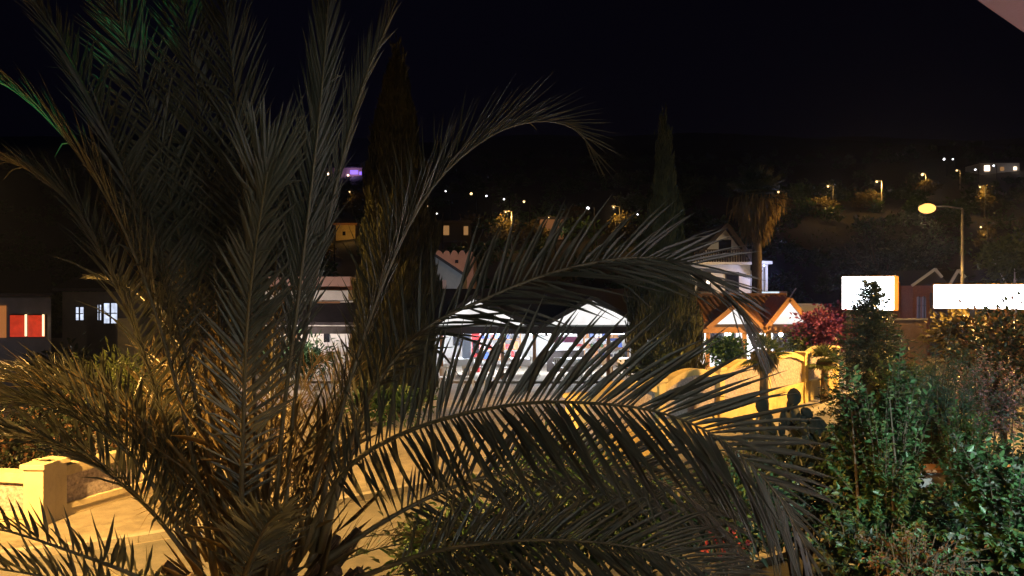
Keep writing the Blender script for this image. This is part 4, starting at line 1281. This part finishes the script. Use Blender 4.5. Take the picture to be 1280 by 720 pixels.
for (px, py, rp, am, pw, label) in HL:
    ph = 5.5
    p = on_hill(px, py, ph)
    base = Vector((p.x+.9, p.y, p.z-ph-.6))
    t = thing('hillside_lamp', label, 'street lamp', base, 'lamps on the hillside')
    MB().tube([base, (base.x, base.y, p.z+.1), (p.x+.2, p.y, p.z+.15)], [.10, .08, .06], 6).build('pole', M_metal if 'on a pole' in label or 'lit pole' in label else M_hidden, t)
    MB().box(p.x-.3, p.x+.3, p.y-.14, p.y+.14, p.z+.12, p.z+.26).build('lamp_head', M_dmetal, t)
    MB().ball((p.x, p.y, p.z), rp/F*p.y*.78, 8).build('bulb', M_ha if am else M_hw, t)
    if pw: LAMPXY.append((px, p.copy()))
    if pw: light_at('lamp_light', (p.x, p.y-.6, p.z-.6), pw*(.8 if pw >= 900 else .4), SODIUM, t, .2)

# ------------------------------------------------------------------ hillside trees
def small_tree(label, px, py, hpx, wpx, seed, m_, group='trees on the hillside', p=None, cat='tree', leaf=.5):
    p = p or on_hill(px, py)
    H = hpx/F*p.y; Wd = wpx/F*p.y
    base = Vector((p.x, p.y, hill(p.x, p.y) if p.y > 66 else 0))
    t = thing('tree', label, cat, base, group)
    c = (base.x, base.y, base.z+H*.6)
    V, Fa = crown((0, 0, H*.6), (Wd/2, Wd/2, H*.42), 34, 34, leaf, leaf*.55, .2, 0, seed, .45)
    V = V + np.array(base)
    o = link('crown', npmesh('crown', V, Fa), m_, t); o['kind'] = 'stuff'
    g = random.Random(seed)
    tr = MB().tube([base, base+Vector((0,0,H*.3)), base+Vector((.1,0,H*.6))], [.16, .12, .05], 6)
    for k in range(4):
        a = g.uniform(0, 6.28)
        tr.tube([base+Vector((0,0,H*.28)), base+Vector((math.cos(a)*Wd*.3, math.sin(a)*Wd*.3, H*.65))], [.07,.02], 5)
    tr.build('trunk', M_bark, t)
    return t
for i, (px, py, h_, w_, lb) in enumerate((
    (1027,255,20,34,'round orange lit tree on the right hillside'),
    (1083,249,20,36,'dim orange tree below the lamp on a pole'),
    (965,256,22,40,'dark orange tinged tree behind the fan palm crown'),
    (1225,240,9,12,'small orange tree on the upper right hillside'),
    (1228,290,10,18,'low orange shrub tree right of the street lamp pole'),
    (768,276,20,34,'orange lit tree above the middle frond'),
    (719,280,18,28,'amber lit tree left of the orange lit tree above the frond'),
    (628,284,14,40,'amber lit tree under the hillside lamp with a lit pole'),
    (668,287,14,30,'dim brown tree right of the amber lamp tree'),
    (592,290,14,44,'dim amber tree line clump right of the tall cypress'),
    (442,303,18,26,'golden lit tree in front of the orange hillside house'),
    (405,306,18,30,'dim golden tree left of the orange hillside house'),
    (440,247,9,18,'small golden tree below the violet windows'),
    (1153,247,22,40,'dark tree behind the glowing street lamp'))):
    near = min(LAMPXY, key=lambda q: abs(q[0]-px))
    if abs(near[0]-px) < 20:
        yy = near[1].y + 1.2
        q = Vector(((px-640)/F*yy + (.8 if abs(near[0]-px) < 5 else 0), yy, 0))
        Ht = max(3.0, (P(px, py-h_*.4, yy).z - hill(q.x, yy))*1.05)
        small_tree(lb, px, py, Ht*F/yy, w_, 40+i, M_leafo, p=q, leaf=.42)
    else:
        small_tree(lb, px, py, h_, w_, 40+i, M_leafo)

# far wood on the slope that reads as one mass
parts = []
gw = np.random.default_rng(21)
for k in range(1000):
    y = 68 + 330*gw.random()**1.6
    x = (gw.random()*2-1)*(.75*y+10)
    if abs(x/y*F+640-432) < 26 and y < 140: continue
    hgt = gw.uniform(1.6, 4.2)
    z = hill(x, y)
    V, Fa = crown((0,0,hgt*.45), (hgt*.6, hgt*.6, hgt*.5), 14, 12, .62, .34, .24, 0, int(k), .4)
    V = V + np.array([x, y, z-.2])
    parts.append((V, Fa))
V, Fa = join(parts)
o = link('hillside_scrub', npmesh('hillside_scrub', V, Fa), M_leafm)
tag(o, 'dark scrub and trees covering the hillside below the lamps', 'scrub', kind='stuff')

# ------------------------------------------------------------------ garden shrubs, right
def at(px, py, d): 
    p = P(px, py, d); return (p.x, p.y, p.z)
def rx(px, d): return px/F*d
shrub('leafy_shrub', 'tall leafy green shrub in front of the small conifer', 'shrub', at(1105,612,9), (rx(64,9), .6, rx(165,9)), 270, 26, .12, .06, M_leafm, M_twig, 1, tint=(M_leafy,.3), stems=10, shoot=True)
shrub('leafy_shrub', 'glossy dark green shrub at the lower right edge', 'shrub', at(1262,650,8), (rx(64,8), .6, rx(118,8)), 200, 24, .12, .07, M_leafm, M_twig, 2, tint=(M_leafg,.2), stems=8, shoot=True)
shrub('feathery_shrub', 'feathery blue green shrub under the long light box', 'shrub', at(1170,530,12.5), (rx(52,12.5), .8, rx(92,12.5)), 220, 40, .13, .014, M_leafb, M_twig, 3, tint=(M_leafm,.2), shoot=True)
shrub('flowering_shrub', 'pale pinkish flowering shrub under the long light box', 'shrub', at(1232,500,13.5), (rx(46,13.5), .8, rx(60,13.5)), 170, 26, .085, .045, M_leafg, M_twig, 4, tint=(M_pinkfl,.4), shoot=True)
shrub('twiggy_shrub', 'twiggy shrub with russet leaves at the bottom right', 'shrub', at(1135,695,8), (rx(80,8), .6, rx(42,8)), 80, 12, .075, .04, M_leafr, M_twig, 5, tint=(M_leafm,.45), stems=34, shoot=True)
shrub('leafy_shrub', 'bright green bush left of the tall leafy shrub', 'shrub', at(1058,585,9.5), (rx(30,9.5), .4, rx(42,9.5)), 60, 20, .10, .045, M_leafm, M_twig, 6, tint=(M_leafy,.3), shoot=True)
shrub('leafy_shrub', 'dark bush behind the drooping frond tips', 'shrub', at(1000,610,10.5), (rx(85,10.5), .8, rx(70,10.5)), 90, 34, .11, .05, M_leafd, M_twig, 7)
shrub('hedge', 'dark brown hedge below the right end of the long light box', 'hedge', at(1262,455,18), (rx(55,18), 1.0, rx(70,18)), 110, 36, .13, .07, M_leafd, M_twig, 8, tint=(M_leafr,.4))
shrub('orange_lit_bush', 'orange lit bush growing at the light box post', 'shrub', at(1207,420,25.5), (rx(34,25.5), .8, rx(26,25.5)), 60, 30, .2, .11, M_leafo, M_twig, 9)
shrub('leafy_shrub', 'mid green shrub right of the feathery one', 'shrub', at(1207,590,11), (rx(38,11), .5, rx(100,11)), 130, 20, .12, .05, M_leafm, M_twig, 10, shoot=True)
shrub('leafy_shrub', 'low yellowish bush around the foot of the small conifer', 'shrub', at(1135,510,15), (rx(44,15), .8, rx(72,15)), 170, 24, .13, .035, M_leafm, M_twig, 13, tint=(M_leafy,.4), shoot=True)
shrub('leafy_shrub', 'low ground bush at the bottom right corner beside the orange path', 'shrub', at(1255,715,9), (rx(36,9), .4, rx(18,9)), 40, 14, .09, .05, M_leafy, M_twig, 14, shoot=True)
shrub('bougainvillea', 'pink bougainvillea above the end of the yellow wall', 'shrub', at(1036,412,31.5), (rx(40,31.5), .9, rx(20,31.5)), 110, 44, .16, .11, M_boug, M_twig, 11)
shrub('terrace_shrub', 'light green shrub on the terrace behind the yellow wall', 'shrub', at(908,438,31), (rx(22,31), .5, rx(15,31)), 50, 34, .16, .09, M_leafm, M_twig, 15)
shrub('terrace_shrub', 'small yellow green shrub under the right white gable', 'shrub', at(1000,425,31.5), (rx(14,31.5), .4, rx(14,31.5)), 36, 30, .16, .08, M_leafy, M_twig, 16)
shrub('leafy_shrub', 'dark bush at the foot of the second cypress', 'shrub', at(815,462,28), (rx(46,28), .8, rx(26,28)), 60, 30, .16, .09, M_leafd, M_twig, 17, tint=(M_leafy,.15))
shrub('leafy_shrub', 'garden plants in front of the flat roofed villa', 'shrub', at(382,446,31), (rx(34,31), .7, rx(20,31)), 50, 30, .26, .06, M_leafm, M_twig, 18)
shrub('leafy_shrub', 'yellow lit bush behind the left fronds', 'shrub', at(150,492,19), (rx(52,19), .8, rx(38,19)), 70, 34, .2, .04, M_leafy, M_twig, 19)
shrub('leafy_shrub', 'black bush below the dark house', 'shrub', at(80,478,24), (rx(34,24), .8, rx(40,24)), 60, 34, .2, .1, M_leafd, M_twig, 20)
shrub('leafy_shrub', 'bushy planting round the foot of the tall cypress', 'shrub', at(480,505,22.5), (rx(60,22.5), .6, rx(14,22.5)), 50, 30, .2, .06, M_leafm, M_twig, 22)
small_tree('orange and white lit tree at the right edge above the long light box', 1265, 330, 0, 0, 70, M_leafy, group='trees by the road', p=Vector((X(1268,32),32,0)), leaf=.24) if False else None
# tree at the right edge
def road_tree(label, px, d, crown_py, r, seed, m_, tm):
    b = Vector((X(px,d), d, 0)); c = (b.x, d, Z(crown_py,d))
    t = thing('tree', label, 'tree', b, 'trees by the road')
    V, Fa = crown(c, r, 90, 44, .24, .13, .2, 0, seed, .4)
    o = link('crown', npmesh('crown', V, Fa), m_, t); o['kind'] = 'stuff'
    tr = MB().tube([b, (b.x-.1, d, c[2]*.5), (b.x, d, c[2])], [.16,.13,.06], 8)
    g = random.Random(seed)
    for k in range(6):
        a = g.uniform(0, 6.28)
        tr.tube([(b.x-.05, d, c[2]*.6), (b.x+math.cos(a)*r[0]*.7, d+math.sin(a)*r[1]*.7, c[2]+g.uniform(-.3,.6)*r[2])], [.06,.02], 5)
    tr.build('trunk', tm, t)
    return t
road_tree('orange lit leafy tree at the right edge above the long light box', 1270, 43, 326, (1.9, 1.6, 1.5), 31, M_leafy, M_white)  # light on the trunk is put into its white colour
road_tree('dark tree beside the street lamp pole', 1110, 52, 330, (4.6, 2.5, 2.6), 33, M_leafd, M_bark)
# spiky conifer in front of the square light box
cf = thing('small_conifer', 'small dark pointed conifer in front of the square light box', 'conifer', (X(1090,19), 19, 0))
H = Z(346,19)
MB().tube([(X(1090,19),19,0),(X(1090,19),19,H)], [.11,.012], 7).build('trunk', M_bark, cf)
gg = np.random.default_rng(17); parts = []
for tier in range(26):
    z = .5 + (H-.6)*tier/26; rad = 1.45*(1-tier/26)**.72+.05
    for k in range(12):
        th = gg.uniform(0, 6.28); rr_ = rad*gg.uniform(.6, 1.12)
        nn = int(46*rr_)+8
        u = gg.random(nn)
        pos = np.stack([X(1090,19)+np.cos(th)*rr_*u, 19+np.sin(th)*rr_*u, z - .12*rr_*u*u + .1*u], 1) + gg.normal(size=(nn,3))*.035
        dv = np.stack([np.cos(th)+gg.normal(size=nn)*.7, np.sin(th)+gg.normal(size=nn)*.7, gg.normal(size=nn)*.5+.15], 1)
        parts.append(leaves(pos, dv, gg.normal(size=(nn,3)), .13, .03))
V, Fa = join(parts)
o = link('crown', npmesh('crown', V, Fa), M_leafd, cf); o['kind'] = 'stuff'
# round-padded shrub, black against the lit wall
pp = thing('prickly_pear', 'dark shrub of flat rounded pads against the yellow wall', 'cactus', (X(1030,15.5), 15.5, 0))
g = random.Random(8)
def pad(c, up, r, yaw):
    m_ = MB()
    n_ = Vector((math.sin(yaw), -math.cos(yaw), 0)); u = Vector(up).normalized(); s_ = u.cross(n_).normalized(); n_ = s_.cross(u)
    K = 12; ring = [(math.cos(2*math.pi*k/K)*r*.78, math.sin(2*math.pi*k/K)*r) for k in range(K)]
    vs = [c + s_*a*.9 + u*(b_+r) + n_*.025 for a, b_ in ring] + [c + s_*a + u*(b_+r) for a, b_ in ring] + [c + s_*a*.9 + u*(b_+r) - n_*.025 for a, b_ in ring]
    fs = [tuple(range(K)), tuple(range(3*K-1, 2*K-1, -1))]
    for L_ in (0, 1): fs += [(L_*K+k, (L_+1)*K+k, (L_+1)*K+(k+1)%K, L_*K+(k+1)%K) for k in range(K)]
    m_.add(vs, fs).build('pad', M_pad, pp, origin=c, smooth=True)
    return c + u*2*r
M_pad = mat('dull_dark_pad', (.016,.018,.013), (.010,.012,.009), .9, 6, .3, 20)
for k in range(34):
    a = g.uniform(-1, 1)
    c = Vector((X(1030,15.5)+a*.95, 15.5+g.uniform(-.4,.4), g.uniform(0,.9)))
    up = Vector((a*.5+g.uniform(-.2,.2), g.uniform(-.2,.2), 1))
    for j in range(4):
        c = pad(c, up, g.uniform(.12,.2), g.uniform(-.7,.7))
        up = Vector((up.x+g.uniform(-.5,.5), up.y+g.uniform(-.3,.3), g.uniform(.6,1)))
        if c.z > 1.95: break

shrub('hedge', 'dark hedge added behind the low cream wall at the left edge', 'hedge', at(30,545,16.5), (2.6, .6, .75), 110, 36, .14, .06, M_leafd, M_twig, 23, tint=(M_leafr,.3))  # hedge added to darken the area beyond the wall
for i, (px, py, d, lb) in enumerate(((1060,690,8.6,'low dark ground shrubs at the bottom left of the russet twiggy shrub'),(1195,665,10.2,'low dark shrubs in front of the low garden wall'),(1262,585,12.8,'shadowy shrubs behind the low garden wall at the right edge'),(1120,630,10.6,'low dark shrubs under the tall leafy shrub'))):
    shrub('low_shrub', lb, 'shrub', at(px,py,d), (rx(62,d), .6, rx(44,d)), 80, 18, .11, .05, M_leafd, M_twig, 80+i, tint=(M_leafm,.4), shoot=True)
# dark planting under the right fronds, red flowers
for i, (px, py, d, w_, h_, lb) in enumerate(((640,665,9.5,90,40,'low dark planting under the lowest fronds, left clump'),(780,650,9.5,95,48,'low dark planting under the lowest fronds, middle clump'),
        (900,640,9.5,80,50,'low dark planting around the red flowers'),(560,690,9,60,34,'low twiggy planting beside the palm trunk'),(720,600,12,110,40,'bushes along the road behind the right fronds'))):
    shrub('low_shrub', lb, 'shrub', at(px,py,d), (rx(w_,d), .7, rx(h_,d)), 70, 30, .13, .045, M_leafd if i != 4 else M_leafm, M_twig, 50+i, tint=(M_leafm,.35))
shrub('red_flowers', 'cluster of red flowers at the bottom below the drooping frond', 'flowers', at(905,690,8.2), (.3,.2,.22), 9, 6, .055, .045, M_redfl, M_twig, 60, stems=6)

# low garden wall with terracotta coping, path and a grey stone
gw_ = thing('garden_wall', 'low garden wall with an orange coping behind the leafy shrubs', 'wall', (4.9+1, 12, 0))
MB().box(X(1118,11.5), X(1330,11.5), 11.5, 11.75, 0, Z(590,11.5)).build('wall_face', M_greyw, gw_)
MB().box(X(1117,11.5), X(1331,11.5), 11.44, 11.81, Z(590,11.5)+.003, Z(586,11.5)).build('coping', M_tile, gw_)
pt = MB().add([(5.8,9.0,.004),(11,9.0,.004),(11,11.2,.004),(6.2,11.2,.004)], [(0,1,2,3)]).build('path', M_tile); pt['kind'] = 'structure'

# faint overhead wires across the hillside
for i, (a, b_) in enumerate(((P(430,255,60), P(640,236,64)), (P(430,240,60), P(660,229,64)))):
    w_ = MB().tube([Vector(a).lerp(Vector(b_), k/8) + Vector((0,0,-.5*math.sin(math.pi*k/8))) for k in range(9)], .018, 5)
    o = w_.build('overhead_wire', M_dmetal); tag(o, ['upper of two thin overhead wires right of the tall cypress', 'lower of two thin overhead wires right of the tall cypress'][1-i], 'wire', 'overhead wires')

# green garden spotlight aimed into the left fronds
gs = thing('garden_spotlight', 'green garden spotlight below the left fronds, outside the picture', 'spotlight', (-3.6, 2.7, 0))
MB().tube([(-3.6,2.7,0),(-3.6,2.7,2.2)], .03, 8).build('post', M_dmetal, gs)
MB().tube([(-3.6,2.7,2.2),(-3.55,2.8,2.4)], [.06,.09], 10).build('lamp_head', M_dmetal, gs)
LAMPS['green'] = light_at('green_light', (-3.54,2.82,2.46), 420, (.05,1,.35), gs, .01, spot=12, aim=P(88,78,4.6), blend=.5)

# ------------------------------------------------------------------ thin haze volume added to spread lamp glow and lift the dark slope
hzm = bpy.data.materials.new('glow_haze')
hzm.use_nodes = True
hn = hzm.node_tree
hn.nodes.remove(hn.nodes['Principled BSDF'])
pv = hn.nodes.new('ShaderNodeVolumePrincipled')
pv.inputs['Color'].default_value = (0.45, 0.55, 1.0, 1)
pv.inputs['Density'].default_value = 0.0004
pv.inputs['Anisotropy'].default_value = 0.8
hn.links.new(pv.outputs[0], hn.nodes['Material Output'].inputs['Volume'])
hzb = MB().box(-920, 920, -80, 920, -12, 230).build('haze', hzm)
hzb['kind'] = 'stuff'
hzb['label'] = 'thin haze added over the street and the hillside for lamp glow'
cy.volume_bounces = 0
